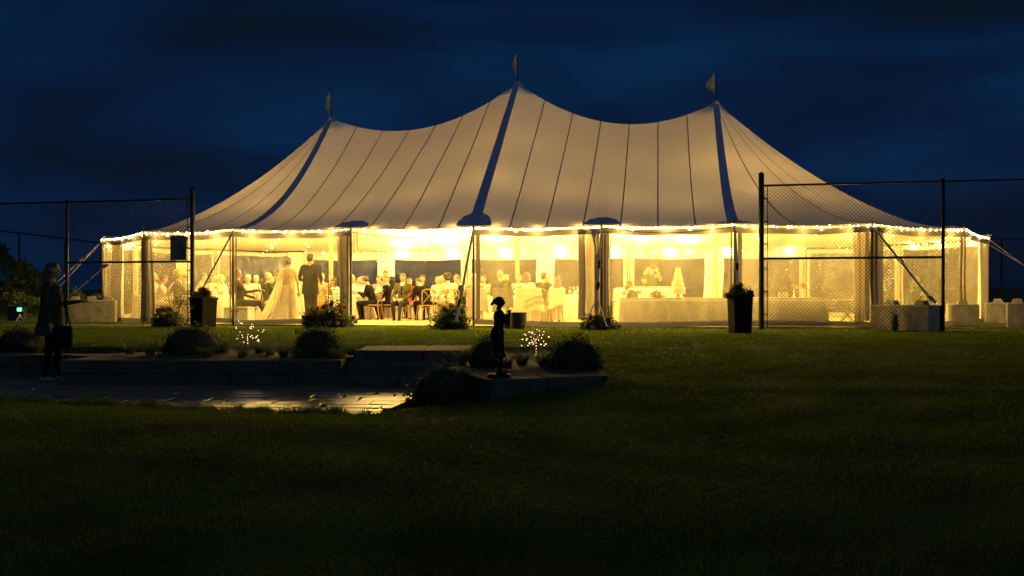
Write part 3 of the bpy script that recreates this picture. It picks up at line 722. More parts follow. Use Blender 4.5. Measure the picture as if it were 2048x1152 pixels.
# chair template
def chair():
    t_ = thing('chair', 'cross-back wooden chair', 'chair'); m1 = MB()
    m1.lathe([(.19, .44), (.215, .448), (.215, .466), (.20, .474)], 16); m1.v = [(x, y*.97, z) for x, y, z in m1.v]; obj('seat', m1, CHAIRW, t_)
    for sx in (-1, 1):
        m1 = MB(); m1.tube([(sx*.17, .16, .445), (sx*.20, .20, 0)], [.018, .014], 6); obj('leg', m1, CHAIRW, t_)
        m1 = MB(); m1.tube([(sx*.165, -.165, .46), (sx*.19, -.235, 0)], [.018, .014], 6); obj('leg', m1, CHAIRW, t_)
    m1 = MB(); m1.tube([(-.165, -.165, .45), (-.195, -.20, .72), (-.19, -.235, .86), (-.13, -.25, .90), (0, -.255, .91), (.13, -.25, .90), (.19, -.235, .86), (.195, -.20, .72), (.165, -.165, .45)], .017, 6); obj('back_frame', m1, CHAIRW, t_)
    for sx in (-1, 1):
        m1 = MB(); m1.tube([(sx*.17, -.175, .50), (sx*.03, -.225-.004*sx, .68), (-sx*.16, -.24, .87)], .011, 5); obj('cross_slat', m1, CHAIRW, t_)
    m1 = MB(); m1.tube([(-.175, .17, .25), (-.12, .15, .38), (0, .15, .42), (.12, .15, .38), (.175, .17, .25)], .009, 5)
    m1.tube([(-.18, -.19, .25), (-.12, -.15, .38), (0, -.15, .42), (.12, -.15, .38), (.18, -.19, .25)], .009, 5); obj('stretcher', m1, CHAIRW, t_)
    return t_
CH0 = chair(); ch_used = False
def put_chair(loc, rz, label, z=0):
    global ch_used
    c = CH0 if not ch_used else dup(CH0); ch_used = True
    c.location = (*loc, z); c.rotation_euler = (0, 0, rz); c['label'] = ' '.join(label.split()[:16]); c['group'] = 'cross-back chairs round the tables'; return c
def short_label(l_):
    w_ = l_.split()[:12]
    while w_[-1] in ('the', 'a', 'an', 'of', 'in', 'on', 'with', 'his', 'her', 'and', 'at', 'by', 'to', 'from', 'between', 'behind', 'two', 'over', 'dark', 'white', 'left', 'right', 'open', 'beside', 'far', 'just'): w_.pop()
    return 'cross-back chair of the '+' '.join(w_)
def guest(px, d, face, label, chair_label=None, **k):
    p = at(px, d); rz = R(face)
    gr = random.Random(int(px*7+d*3))
    k.setdefault('yaw', gr.uniform(-38, 38)); k.setdefault('lean', gr.uniform(-4, 13)); k.setdefault('side', gr.uniform(-5, 5)); k.setdefault('nod', gr.uniform(-5, 14))
    k.setdefault('arms', gr.choice((('table', 'table'), ('lap', 'table'), ('table', 'drink'), ('forward', 'table'), ('lap', 'lap'))))
    k.setdefault('scale', gr.uniform(.96, 1.06))
    o = person(label, p, rz, group=None, **k)
    if k.get('pose', 'sit') == 'sit': put_chair(p, rz, chair_label or short_label(label))
    return o
def round_table(px, d, r_, where):
    p = at(px, d); t_ = thing('round_table', 'round banquet table hidden under cloth '+where, 'table', (*p, 0))
    m1 = MB(); m1.lathe([(r_-.01, .715), (r_, .722), (r_, .735), (r_-.01, .74)], 28); obj('tabletop', m1, CHAIRW, t_)
    for a in range(3):
        m1 = MB(); m1.tube([(.1*math.cos(a*2.1), .1*math.sin(a*2.1), .7), (.4*math.cos(a*2.1), .4*math.sin(a*2.1), 0)], .02, 6); obj('leg', m1, CHAIRW, t_)
    m1 = MB(); nf = 13; ph = random.uniform(0, 6)
    prof = [(.0, .748), (r_*.5, .748), (r_+.004, .748), (r_+.02, .735)]+[(r_+.03+.05*v, .72-.71*v) for v in np.linspace(0.05, 1, 9)]
    vs = []; k = 72
    for i, (a, z) in enumerate(prof):
        for j in range(k):
            an = 2*PI*j/k; w_ = max(0, (.72-z))*.13; rr = a+w_*(math.sin(nf*an+ph)+.4*math.sin(nf*2.3*an)); vs.append((rr*math.cos(an), rr*math.sin(an), z))
    fs = [(i*k+j, i*k+(j+1) % k, (i+1)*k+(j+1) % k, (i+1)*k+j) for i in range(len(prof)-1) for j in range(k)]
    m1.add(vs, fs); tag(obj('tablecloth', m1, LINEN, None, (*p, 0), smooth=True), 'white floor-length cloth on the round table '+where, 'tablecloth')
    # glasses, plates, candle, flowers
    for a in range(5):
        an = a*2*PI/5+ph; q = (p[0]+(r_-.22)*math.cos(an), p[1]+(r_-.22)*math.sin(an))
        g_ = dup(GL0) ; g_.location = (*q, .7485); g_['label'] = 'stemmed wine glass standing on the round table '+where; g_['group'] = 'wine glasses '+where
        q = (p[0]+(r_-.17)*math.cos(an+.35), p[1]+(r_-.17)*math.sin(an+.35))
        g_ = dup(PL0); g_.location = (*q, .7485); g_['label'] = 'white dinner plate laid on the round table '+where; g_['group'] = 'dinner plates '+where
    v = thing('flower_vase', 'low vase of pale flowers on the round table '+where, 'vase', (*p, .7485))
    m1 = MB(); m1.lathe([(.04, 0), (.05, .03), (.035, .10), (.045, .13)], 12); obj('vase', m1, GLASS, v)
    for i in range(6):
        b_ = link('bloom', BLOOMS[i % 3], v, (random.uniform(-.07, .07), random.uniform(-.07, .07), .17+random.uniform(-.02, .05))); b_.rotation_euler = (random.uniform(-.6, .6), random.uniform(-.6, .6), 0); b_.scale = (.8,)*3
    c = thing('wine_bottle', 'dark wine bottle among glasses on the table '+where, 'bottle', (p[0]+.2*math.cos(ph), p[1]+.2*math.sin(ph), .7485))
    m1 = MB(); m1.lathe([(.036, 0), (.038, .01), (.038, .19), (.014, .24), (.013, .30), (.015, .31)], 12); obj('bottle', m1, mat('bottle_glass', (.03, .05, .015), .1), c)
    m1 = MB(); m1.lathe([(.0395, .06), (.0395, .14)], 12); obj('paper_label', m1, CL['white'], c)
# flowers
def bloom_mesh(col, name, ruff=1.):
    m1 = MB(); rg = random.Random(4)
    for ring, (n, tilt, ln) in enumerate(((8, .25, .055), (7, .7, .05), (6, 1.15, .042), (4, 1.45, .03))):
        for j in range(n):
            a = 2*PI*j/n+ring*.4; d = Vector((math.cos(a)*math.cos(tilt), math.sin(a)*math.cos(tilt), math.sin(tilt))); t_ = Vector((-math.sin(a), math.cos(a), 0))
            w_ = ln*.42; e_ = d*ln+Vector((0, 0, .008*ring)); mid = d*ln*.6+Vector((0, 0, -.006))
            m1.add([(0, 0, .006*ring), mid+t_*w_, e_+Vector((0, 0, .012)), mid-t_*w_], [(0, 1, 2), (0, 2, 3)])
    m1.ell((0, 0, 0), (.03, .03, .025), 7, 5)
    return m1.mesh(name, mat('petal_'+name, col, .7, trans=.3, noise=(30, .2)))
BLOOMS = [bloom_mesh((.62, .48, .34), 'bloom_cream'), bloom_mesh((.55, .22, .15), 'bloom_coral'), bloom_mesh((.65, .55, .42), 'bloom_ivory'),
          bloom_mesh((.28, .05, .04), 'bloom_burgundy'), bloom_mesh((.18, .24, .10), 'bloom_green'), bloom_mesh((.5, .28, .10), 'bloom_amber')]
GL0 = link('wine_glass', None); m1 = MB(); m1.lathe([(.03, 0), (.028, .003), (.004, .006), (.004, .08), (.025, .10), (.032, .14), (.027, .19)], 10); gl_ = obj('bowl', m1, GLASS, GL0); GL0['category'] = 'glass'
PL0 = link('plate', None); m1 = MB(); m1.lathe([(.06, 0), (.125, .014), (.127, .018), (.06, .006)], 18); obj('dish', m1, mat('white_china', (.75, .74, .7), .3), PL0); PL0['category'] = 'plate'
def flowers(label, loc, w_, d_, h_, nb, nl, pal, seed, stems=0, cat='flower arrangement', z=0., name='flower_arrangement', leaf=.06, topbias=1., bs=1.15):
    rg = np.random.default_rng(seed); rr = random.Random(seed)
    t_ = thing(name, label, cat, (*loc, z))
    pts = rg.normal(size=(nl, 3)); pts /= np.linalg.norm(pts, axis=1)[:, None]; pts *= (.55+.5*rg.random(nl))[:, None]**.6
    pts[:, 2] = np.abs(pts[:, 2])
    lump = 1+.25*np.sin(pts[:, 0]*5+seed)*np.cos(pts[:, 1]*4+seed*2)
    pts = pts*np.array([w_/2, d_/2, h_])*lump[:, None]
    v, f = leaves(pts, leaf, rg, .5, .45); fo = link('foliage', bigmesh('foliage', v, f, [FOL, FOLG], (rg.random(len(f)) < .35).astype(int)), t_); fo['kind'] = 'stuff'
    m1 = MB(); m1.ell((0, 0, h_*.3), (w_*.36, d_*.36, h_*.42), 10, 7); obj('base', m1, FOL, t_)
    for i in range(nb):
        a = rr.uniform(0, PI); el = rr.uniform(.1, 1.5); x = math.cos(a)*math.cos(el); y = -math.sin(a)*math.cos(el)*.9; zz = math.sin(el)
        p = Vector((x*w_*.5, y*d_*.5, zz*h_*topbias))*rr.uniform(.9, 1.12)
        b_ = link('bloom', BLOOMS[rr.choice(pal)], t_, p); b_.rotation_euler = Vector((x, y, zz+.3)).to_track_quat('Z', 'Y').to_euler(); s_ = rr.uniform(.8, 1.35)*bs; b_.scale = (s_,)*3
    for i in range(stems):
        x0 = rr.uniform(-.2, .45)*w_; hh = h_*rr.uniform(1.2, 2.2); m1 = MB(); lean_ = rr.uniform(-.15, .2)
        P_ = [Vector((x0+lean_*v_**1.6, rr.uniform(-.02, .02), h_*.3+(hh-h_*.3)*v_)) for v_ in np.linspace(0, 1, 7)]
        m1.tube(P_, .005, 4)
        for q in P_[1:]+[(a_+b2)/2 for a_, b2 in zip(P_[1:], P_[2:])]:
            for sx in (-1, 1):
                dd = Vector((sx*rr.uniform(.03, .08), rr.uniform(-.03, .03), rr.uniform(.0, .06))); sd = Vector((0, .012, -.016)); m1.add([q, q+dd*.5+sd, q+dd, q+dd*.5-sd], [(0, 1, 2), (0, 2, 3)])
        obj('sprig', m1, FOL, t_)
    return t_
# ------------------------------------------------------------------ tables and guests
for a in ((690, 29.6, .82, 'beside the open doorway left edge'), (800, 31.8, .8, 'in the middle of the back row'), (893, 29.9, .85, 'behind the large flower bank'),
          (1035, 27.9, .85, 'behind the bald man'), (430, 28.4, .85, 'behind the left planter'), (530, 29.6, .85, 'behind the bride'),
          (1150, 29.2, .65, 'beside the wide curtain'), (330, 29.4, .8, 'behind the left fence')): round_table(*a)
G = guest
# seen through the open bay
G(704, 31.0, 180, 'guest in white with blond hair at the far left of the open doorway', top='white', hair='blond', style='long', female=True)
G(716, 31.6, 180, 'bearded guest in a white shirt behind the doorway table', top='white', hair='brown', beard=None) if 0 else G(716, 31.6, 180, 'guest in a white shirt with cropped hair behind the doorway table', top='white', hair='brown')
G(725, 30.8, 170, 'guest with long ginger hair and white top at the doorway table', top='white', hair='ginger', style='long', female=True, hairlen=.42)
G(748, 28.7, 78, 'man in black suit bowing his head over the white table by the doorway', top='black', bottom='black', hair='dark', style='quiff', lean=20, nod=25, arms=('table', 'table'), shirt='white', chair_label='cross-back chair of the man bowing over the white table')
G(756, 31.2, 190, 'smiling guest with short brown hair seen over the bowing man', top='grey', hair='brown', scale=1.02)
G(768, 30.9, 165, 'dark-haired woman resting her chin between two suited men', top='white', hair='dark', style='short', female=True, arms=('drink', 'table'), lean=12, scale=.97)
G(779, 29.0, 62, 'ginger-haired man in black suit turned sideways on his chair', top='black', hair='ginger', style='quiff', yaw=70, lean=6, shirt='white', arms=('lap', 'table'), legs=((.1, .3), (.14, .4)))
G(790, 31.6, 150, 'standing photographer raising a dark camera above the guests', pose='stand', top='charcoal', hair='brown', arms=('camera', 'camera'), lean=38, nod=-10, female=False, scale=.96, yaw=0)
G(806, 28.3, 172, 'man in olive suit facing the lawn with a white napkin on his lap', top='olive', bottom='navy', hair='dark', skin=SKIN2, style='short', shirt='white', tie='black', arms=('lap', 'lap'), legs=((.02, .50), (.16, .34)), yaw=-6)
G(820, 29.8, 200, 'woman in red and white top with long dark hair', top='red', bottom='cream', hair='brown', style='long', female=True, arms=('lap', 'lap'), yaw=15)
G(836, 30.4, 120, 'dark-haired man leaning forward beside the woman in red', top='brown', hair='dark', lean=30, nod=20, skin=SKIN2)
G(846, 31.8, 180, 'pale guest with dark hair seated at the far middle table', top='navy', hair='dark', style='bun', female=True)
G(851, 27.9, 28, 'man in black jacket hunched with his back to the lawn', top='black', bottom='black', hair='dark', lean=34, nod=35, arms=('table', 'table'), chair_label='cross-back chair with its X showing in front of the hunched man')
G(877, 31.7, 180, 'guest in cream with dark bun behind the curly-haired man', top='cream', hair='dark', style='bun', female=True)
G(899, 28.2, 30, 'curly-haired man in a white shirt seen from behind', top='ivory', bottom='khaki', hair='dark', style='curly', arms=('table', 'drink'), lean=8)
G(913, 30.4, 185, 'sunburnt man with short brown hair beside the guy strap', top='white', hair='brown', style='quiff', skin=mat('skin_flushed', (.62, .28, .16), .5), scale=1.05)
G(927, 29.0, 100, 'man in black jacket leaning in behind the doorway pole', top='black', hair='brown', lean=12)
G(884, 29.2, 90, 'woman in white blouse with blond hair by the big flower bank', top='white', hair='blond', style='bun', female=True)
# behind the vinyl right of the doorway
G(950, 26.3, 8, 'grey-haired man with a pale jacket hung over his chair', top='cream', bottom='grey', hair='grey', arms=('table', 'table'))
G(1005, 25.9, 0, 'bald man in dark jacket with his back to the vinyl wall', top='charcoal', bottom='charcoal', style='bald', arms=('table', 'table'), scale=1.08)
G(966, 29.3, 180, 'guest with dark hair facing out across the table left of the bald man', top='green', hair='dark')
G(1034, 29.5, 180, 'guest in white across the table right of the bald man', top='white', hair='brown', female=True, style='long')
G(1056, 25.8, -6, 'woman with brown hair and white scarf over a striped blanket', top='white', bottom='cream', hair='brown', style='long', hairlen=.12, female=True, arms=('table', 'table'), scale=1.04)
G(1084, 27.0, -15, 'man in dark suit with brown hair right of the striped blanket', top='charcoal', hair='brown', yaw=-20, scale=1.05, arms=('table', 'table'))
G(1098, 28.9, 170, 'guest in cream with grey hair right of the dark-suited man', top='cream', hair='grey')
G(1112, 26.8, 0, 'woman in pale pink with long brown hair near the wide curtain', top='pink', bottom='tan', hair='brown', style='long', female=True, scale=.95)
G(1012, 29.4, 176, 'guest in grey half hidden behind the bald man', top='grey', hair='blond', female=True, style='short')
# behind the bride and the left planter
G(482, 25.9, -75, 'large man in dark jacket leaning back with outstretched legs', top='brown', bottom='charcoal', hair='brown', arms=('lap', 'table'), lean=-8, legs=((.12, .62), (.14, .75)), scale=1.1, skin=SKIN2)
G(498, 29.0, -160, 'man with glasses and grey hair beside the large man', top='white', hair='grey', yaw=-20)
G(511, 30.6, 180, 'grey-haired man in white shirt behind the first table', top='white', hair='grey')
G(528, 27.6, -40, 'blond guest in dark jacket seen from the back left of the bride', top='charcoal', bottom='cream', hair='blond', arms=('table', 'table'), lean=10)
G(541, 30.6, 175, 'grey-haired guest just left of the bride', top='grey', hair='grey', style='short', female=True)
G(552, 30.3, 185, 'white-haired man in a white shirt touching the bride in view', top='white', hair='grey', style='short')
G(560, 28.6, 60, 'guest in charcoal jacket seated low behind the bride', top='charcoal', hair='brown', lean=8)
G(643, 28.6, 10, 'blond guest in tan seated right of the groom', top='tan', bottom='tan', hair='blond', style='short')
G(664, 30.8, 180, 'guest with dark hair facing out right of the microphone', top='white', hair='dark', female=True, style='long')
G(396, 28.0, -70, 'man with dark hair and cream jacket next to the left fence post', top='cream', bottom='brown', hair='dark', scale=1.05, yaw=-10)
G(408, 30.4, 180, 'blond guest in pink between two dark-haired guests at left', top='pink', hair='blond', female=True)
G(424, 29.9, -120, 'woman with dark hair pulled back above the left planter', top='cream', hair='brown', style='bun', female=True, scale=1.05)
G(440, 30.5, 180, 'grey-haired guest in white above the left planter rim', top='white', hair='grey')
G(452, 29.4, 120, 'guest in bright white blouse right of the left planter', top='white', hair='blond', style='short', female=True)
G(355, 27.4, -60, 'curly grey-haired woman in dark jacket behind the left chain-link', top='charcoal', hair='blond', style='curly', female=True, scale=1.08)
G(318, 27.8, -80, 'woman in white blouse with brown hair behind the left chain-link', top='white', bottom='white', hair='brown', style='short', female=True, lean=10)
G(303, 28.6, -110, 'woman in pink at the leftmost table behind the fence', top='pink', hair='grey', female=True, scale=1.06)
G(371, 29.8, 175, 'guest in sage behind the hanging sign', top='green', hair='brown')
# draped things on chairs
def drape(px, d, rz, label, name, cat, cols, w_=.44, h_=.62, flare=.18):
    m1 = MB(); p = at(px, d)
    def f(u, v):
        k = 1+flare*v; x = (u-.5)*w_*k+.03*v*math.sin(v*3); y = -.285-.012*math.sin(u*16)*v-.08*v; z = .94-h_*v*(1+.14*math.sin(u*5+1))
        return (x, y, z)
    m1.grid(f, 26, 22)
    if len(cols) > 1:
        ms = []
        for i in range(26):
            for j in range(22):
                t_ = j+ i*.12*-3
                ms.append(1 if (8 <= j-(-.18*i+3) < 11.2 or 12.6 <= j-(-.18*i+3) < 16) and i > 8 else 0)
        m1.m = ms
    o = obj(name, m1, cols, None, (*p, 0), rz, smooth=True); sd = o.modifiers.new('thick', 'SOLIDIFY'); sd.thickness = .012
    return tag(o, label, cat)
drape(950, 26.3, R(8), 'pale jacket draped over the grey-haired man\'s chair back', 'draped_jacket', 'jacket', [CL['cream']], w_=.5, h_=.7, flare=.25)
drape(1005, 25.9, 0, 'dark jacket draped over the bald man\'s chair back', 'draped_jacket', 'jacket', [CL['olive']], w_=.5, h_=.55, flare=.1)
drape(1060, 25.8, R(-6), 'cream blanket with two coral stripes over a chair back', 'striped_blanket', 'blanket', [CL['ivory'], mat('coral_stripe', (.75, .22, .10), .85)], w_=.62, h_=.66, flare=.3)
drape(1112, 26.8, 0, 'pale shawl draped over the chair near the wide curtain', 'draped_shawl', 'shawl', [CL['ivory']], w_=.4, h_=.5)
# bride and groom
bp_ = at(577, 25.5); gp_ = at(621, 25.6)
br = person('bride with low bun and open-backed gown with a train, seen from behind', bp_, R(-6), top='ivory', bottom='ivory', hair='brown', style='bun', pose='stand', female=True, arms=('down', 'down'), scale=.985, vox=.016, shoes=CL['white'])
m1 = MB()
ring = [(0, -.02, 1.02, .15, .105), (0, -.02, .95, .175, .125), (-.01, -.03, .8, .20, .16), (-.03, -.05, .6, .235, .2), (-.07, -.08, .4, .29, .25), (-.13, -.12, .2, .38, .31), (-.21, -.16, .07, .50, .38), (-.27, -.18, .012, .6, .43)]
k = 64; vs = []
for i, (x, y, z, a, b_) in enumerate(ring):
    for j in range(k):
        an = 2*PI*j/k; fo = 1+.035*i/3*math.sin(an*11)+.02*i/3*math.sin(an*19+1); vs.append((x+a*fo*math.cos(an), y+b_*fo*math.sin(an), z))
m1.add(vs, [(i*k+j, i*k+(j+1) % k, (i+1)*k+(j+1) % k, (i+1)*k+j) for i in range(len(ring)-1) for j in range(k)]); obj('gown_skirt', m1, CL['ivory'], br, smooth=True)
m1 = MB(); m1.add([(-.075, -.128, 1.43), (.075, -.128, 1.43), (.045, -.136, 1.27), (.0, -.13, 1.10), (-.045, -.136, 1.27)], [(0, 1, 2, 3, 4)])
m1.grid(lambda u, v: ((u-.5)*.17*(1-v)+.0, -.128-.012*math.sin(u*PI)-.01*math.sin(v*PI), 1.44-.34*v), 6, 6); obj('bare_back', m1, SKIN, br, smooth=True)
SHEER = mat('sheer_chiffon', (.56, .48, .32), .9, trans=.4, transcol=(1, .9, .65), noise=(7, .15))
for sx, wt, wb, xb in ((-1, .10, .62, -.48), (1, .10, .34, .20)):
    m1 = MB(); m1.grid(lambda u, v, sx=sx, wt=wt, wb=wb, xb=xb: (sx*.145+(u-.5)*(wt+(wb-wt)*v**1.3)+(xb-sx*.145)*v**1.5, -.10-.10*v**.6-.16*v**2+.018*math.sin(u*28+v*2)*(.3+v), 1.47-1.45*v), 40, 24)
    obj('chiffon_cape', m1, SHEER, br, smooth=True)
gr_ = person('groom in a dark suit standing beside the bride, seen from behind', gp_, R(-14), top='black', bottom='black', hair='dark', style='short', pose='stand', arms=('bent', 'bent'), scale=1.04, vox=.016, shirt='white', legs=((.02, .02), (-.10, 0)), yaw=-10)
m1 = MB(); ring = [(1.34, .185, .13), (1.2, .18, .135), (1.05, .172, .135), (.95, .185, .145), (.84, .195, .155), (.76, .20, .155)]; k = 36; vs = []
for z, a, b_ in ring:
    for j in range(k): an = 2*PI*j/k; vs.append((a*math.cos(an)*(1+.01*math.sin(an*7+z*9)), b_*math.sin(an), z))
m1.add(vs, [(i*k+j, i*k+(j+1) % k, (i+1)*k+(j+1) % k, (i+1)*k+j) for i in range(len(ring)-1) for j in range(k)]); obj('suit_jacket', m1, CL['black'], gr_, smooth=True)
gr_.scale = (1.16, 1.1, 1.04)
# microphone stand
p = at(657, 25.8); ms = thing('microphone_stand', 'black microphone stand with angled boom right of the groom', 'microphone stand', (*p, 0))
m1 = MB(); m1.lathe([(.13, 0), (.13, .015), (.03, .03)], 16); obj('base', m1, BLACKM, ms)
m1 = MB(); m1.tube([(0, 0, .02), (0, 0, 1.35)], .011, 6); m1.ell((0, 0, 1.35), .022, 8, 6); obj('pole', m1, BLACKM, ms)
m1 = MB(); m1.tube([(.1, 0, 1.28), (-.17, 0, 1.52)], .008, 6); obj('boom', m1, BLACKM, ms)
m1 = MB(); m1.tube([(-.15, 0, 1.50), (-.20, 0, 1.57)], [.012, .018], 8); m1.ell((-.205, 0, 1.575), .025, 8, 6); obj('microphone', m1, BLACKM, ms)

# ------------------------------------------------------------------ serving tables, cake, cooler
def bar_table(s0, s1, n0, n1, z, label, clabel, mt=LACE):
    t_ = thing('banquet_table', label, 'table', (X0, Y0, 0), -PSI)
    m1 = MB(); m1.box(s0+.02, s1-.02, n0+.02, n1-.02, z-.035, z-.008); obj('tabletop', m1, CHAIRW, t_)
    for a in (s0+.15, s1-.15):
        for b_ in (n0+.12, n1-.12): m1 = MB(); m1.tube([(a, b_, z-.03), (a, b_, 0)], .016, 6); obj('leg', m1, STEEL, t_)
    m1 = MB(); per = 2*(s1-s0+n1-n0); K = int(per/.045)
    def pp(u):
        q = u*per
        for (a, b_, c_, d_) in ((s0, n0, s1, n0), (s1, n0, s1, n1), (s1, n1, s0, n1), (s0, n1, s0, n0)):
            l_ = abs(c_-a)+abs(d_-b_)
            if q <= l_+1e-6: f = q/l_; return a+(c_-a)*f, b_+(d_-b_)*f
            q -= l_
        return s0, n0
    cx_, cy_ = (s0+s1)/2, (n0+n1)/2
    def f(u, v):
        x, y = pp(u % 1.0)
        if v < .12: k_ = v/.12; return (cx_+(x-cx_)*k_, cy_+(y-cy_)*k_, z)
        w_ = (v-.12)/.88; o_ = .012+w_*(.03+.022*math.sin(u*per*11)+.012*math.sin(u*per*27)); nx_ = (x-cx_)/((s1-s0)/2); ny_ = (y-cy_)/((n1-n0)/2)
        nx_ = nx_ if abs(nx_) > .98 else 0; ny_ = ny_ if abs(ny_) > .98 else 0
        return (x+nx_*o_, y+ny_*o_, z-.005-w_*(z-.015))
    m1.grid(f, K, 12); return tag(obj('tablecloth', m1, mt, None, (X0, Y0, 0), -PSI, smooth=True), clabel, 'tablecloth')
bar_table(9.5, 12.35, .75, 1.5, .70, 'long serving table under the wedding cake', 'off-white patterned cloth on the long table under the wedding cake')
bar_table(12.4, 14.25, .7, 1.45, .71, 'serving table with bud vases behind the right fence', 'off-white cloth on the serving table behind the right fence')
bar_table(9.2, 10.95, 3.2, 3.8, .98, 'tall white bar counter behind the cake table', 'smooth white cloth on the tall bar counter behind the cake', mt=LINEN)
ck = thing('wedding_cake', 'five-tier ivory wedding cake on a pedestal stand', 'cake', T(10.86, 1.1, .70), -PSI)
m1 = MB(); m1.lathe([(.14, .003), (.14, .02), (.05, .035), (.045, .085), (.19, .10), (.19, .115)], 24); obj('cake_stand', m1, mat('white_china', (.75, .74, .7), .3), ck)
zc = .115
for i, (rr_, hh) in enumerate(((.172, .13), (.143, .12), (.114, .12), (.088, .12), (.064, .11))):
    m1 = MB(); m1.lathe([(rr_-.006, zc), (rr_, zc+.008), (rr_, zc+hh-.01), (rr_-.01, zc+hh)], 28); obj('cake_tier', m1, mat('icing', (.78, .66, .42), .6, bump=(40, .2)), ck); zc += hh
for i in range(6):
    a = PI*.95+.25*math.sin(i*2.1); zz = .16+.075*i; rr_ = .165-.014*i; b_ = link('sugar_flower', BLOOMS[(0, 1, 0, 2, 5)[i % 5]], ck, (math.cos(a)*rr_, math.sin(a)*rr_-.03, zz)); b_.rotation_euler = (0, -1.1, 0); b_.scale = (.55,)*3
b_ = link('sugar_flower', BLOOMS[1], ck, (0, 0, zc+.01)); b_.scale = (.6,)*3
tt = lambda s, n: tuple(T(s, n))[:2]
flowers('low bowl of peach roses on the cake table', tt(10.35, 1.05), .34, .2, .12, 12, 160, (0, 1, 5), 31, z=.70, leaf=.035, bs=.8)
flowers('loose white flowers in a jug on the tall bar counter', tt(10.15, 3.5), .5, .3, .42, 16, 160, (0, 2, 2), 32, stems=3, z=1.0, leaf=.07, topbias=1)
flowers('small bouquet at the left end of the tall bar counter', tt(9.7, 2.6), .45, .25, .62, 12, 260, (0, 5, 1), 33, z=.45, leaf=.05)
def bud_vase(s, n, z, label, pal, h_=.17, n_=4):
    t_ = thing('bud_vase', label, 'vase', T(s, n, z), 0); m1 = MB(); m1.lathe([(.035, .003), (.035, .02), (.016, .05), (.018, h_), (.022, h_+.01)], 10); obj('vase', m1, GLASS, t_)
    for i in range(n_): b_ = link('bloom', BLOOMS[pal[i % len(pal)]], t_, (random.uniform(-.06, .06), random.uniform(-.05, .05), h_+.05+random.uniform(-.02, .05))); b_.scale = (1.1,)*3
bud_vase(13.55, 1.0, .71, 'left bud vase of coral blooms on the right-hand serving table', (1, 0)); bud_vase(13.75, .98, .71, 'right bud vase of coral blooms on the right-hand serving table', (1, 5), n_=6, h_=.19)
bx_ = thing('gift_box', 'small white box beside the bud vases', 'box', T(13.3, 1.0, .71), -PSI); m1 = MB(); m1.box(-.10, .10, -.07, .07, .002, .09, bev=.006); obj('box', m1, CL['white'], bx_); m1 = MB(); m1.box(-.105, .105, -.075, .075, .092, .115, bev=.004); obj('lid', m1, CL['white'], bx_)
# lounge corner behind right fence: lamp, tray table
lt = thing('table_lamp', 'glowing white shaded lamp deep in the right end of the tent', 'lamp', T(16.1, 4.2, 0), 0)
m1 = MB(); m1.lathe([(.30, .70), (.30, .725)], 20); m1.tube([(0, 0, 0), (0, 0, .7)], .03, 8); m1.lathe([(.2, 0), (.2, .02)], 14); obj('side_table', m1, CHAIRW, lt)
m1 = MB(); m1.lathe([(.09, .73), (.05, .78), (.05, .86), (.02, .9)], 12); obj('lamp_base', m1, CONC, lt)
m1 = MB(); m1.lathe([(.17, .86), (.09, 1.06)], 18); obj('lamp_shade', m1, LINEN, lt)
flowers('loose garden bouquet beside the shaded lamp', tt(15.7, 3.9), .6, .3, .45, 10, 240, (0, 1), 35, stems=3, z=.62, leaf=.06)
flowers('tall greenery with pale blooms near the right end wall', tt(17.0, 4.2), .5, .3, .55, 8, 260, (0, 2), 36, stems=2, z=.55, leaf=.06)
st = thing('folding_stand', 'pale crossed-leg folding tray stand beside the serving table', 'stand', T(14.75, 1.0, 0), -PSI)
for sx in (-1, 1):
    for y_ in (-.15, .15): m1 = MB(); m1.tube([(-sx*.24, y_, .02), (sx*.24, y_, .62)], .014, 6); obj('leg', m1, mat('pale_wood', (.5, .4, .25), .6), st)
m1 = MB(); m1.box(-.3, .3, -.2, .2, .63, .66, bev=.006); obj('tray', m1, mat('pale_wood', (.5, .4, .25), .6), st)
# cooler with blue lit panel and lettering block
co = thing('beverage_cooler', 'white beverage cooler with small dark print and blue light', 'cooler', T(-.28, .95, 0), -PSI)
m1 = MB(); m1.box(-.33, .33, -.22, .22, .03, .42, bev=.012); obj('body', m1, mat('white_enamel', (.65, .63, .55), .4), co)
m1 = MB(); m1.box(-.345, .345, -.235, .235, .423, .45, bev=.006); obj('lid', m1, mat('white_enamel', (.65, .63, .55), .4), co)
m1 = MB()
for i, (a, w_) in enumerate(((-.12, .03), (-.08, .02), (-.04, .05), (.02, .06))): m1.box(a, a+w_, -.2245, -.2225, .33, .365)
obj('dark_print', m1, CL['black'], co)
m1 = MB(); m1.box(-.30, .06, -.2255, -.222, .12, .15); obj('light_strip', m1, emit('cool_blue_light', (.3, .8, 1), .8), co)
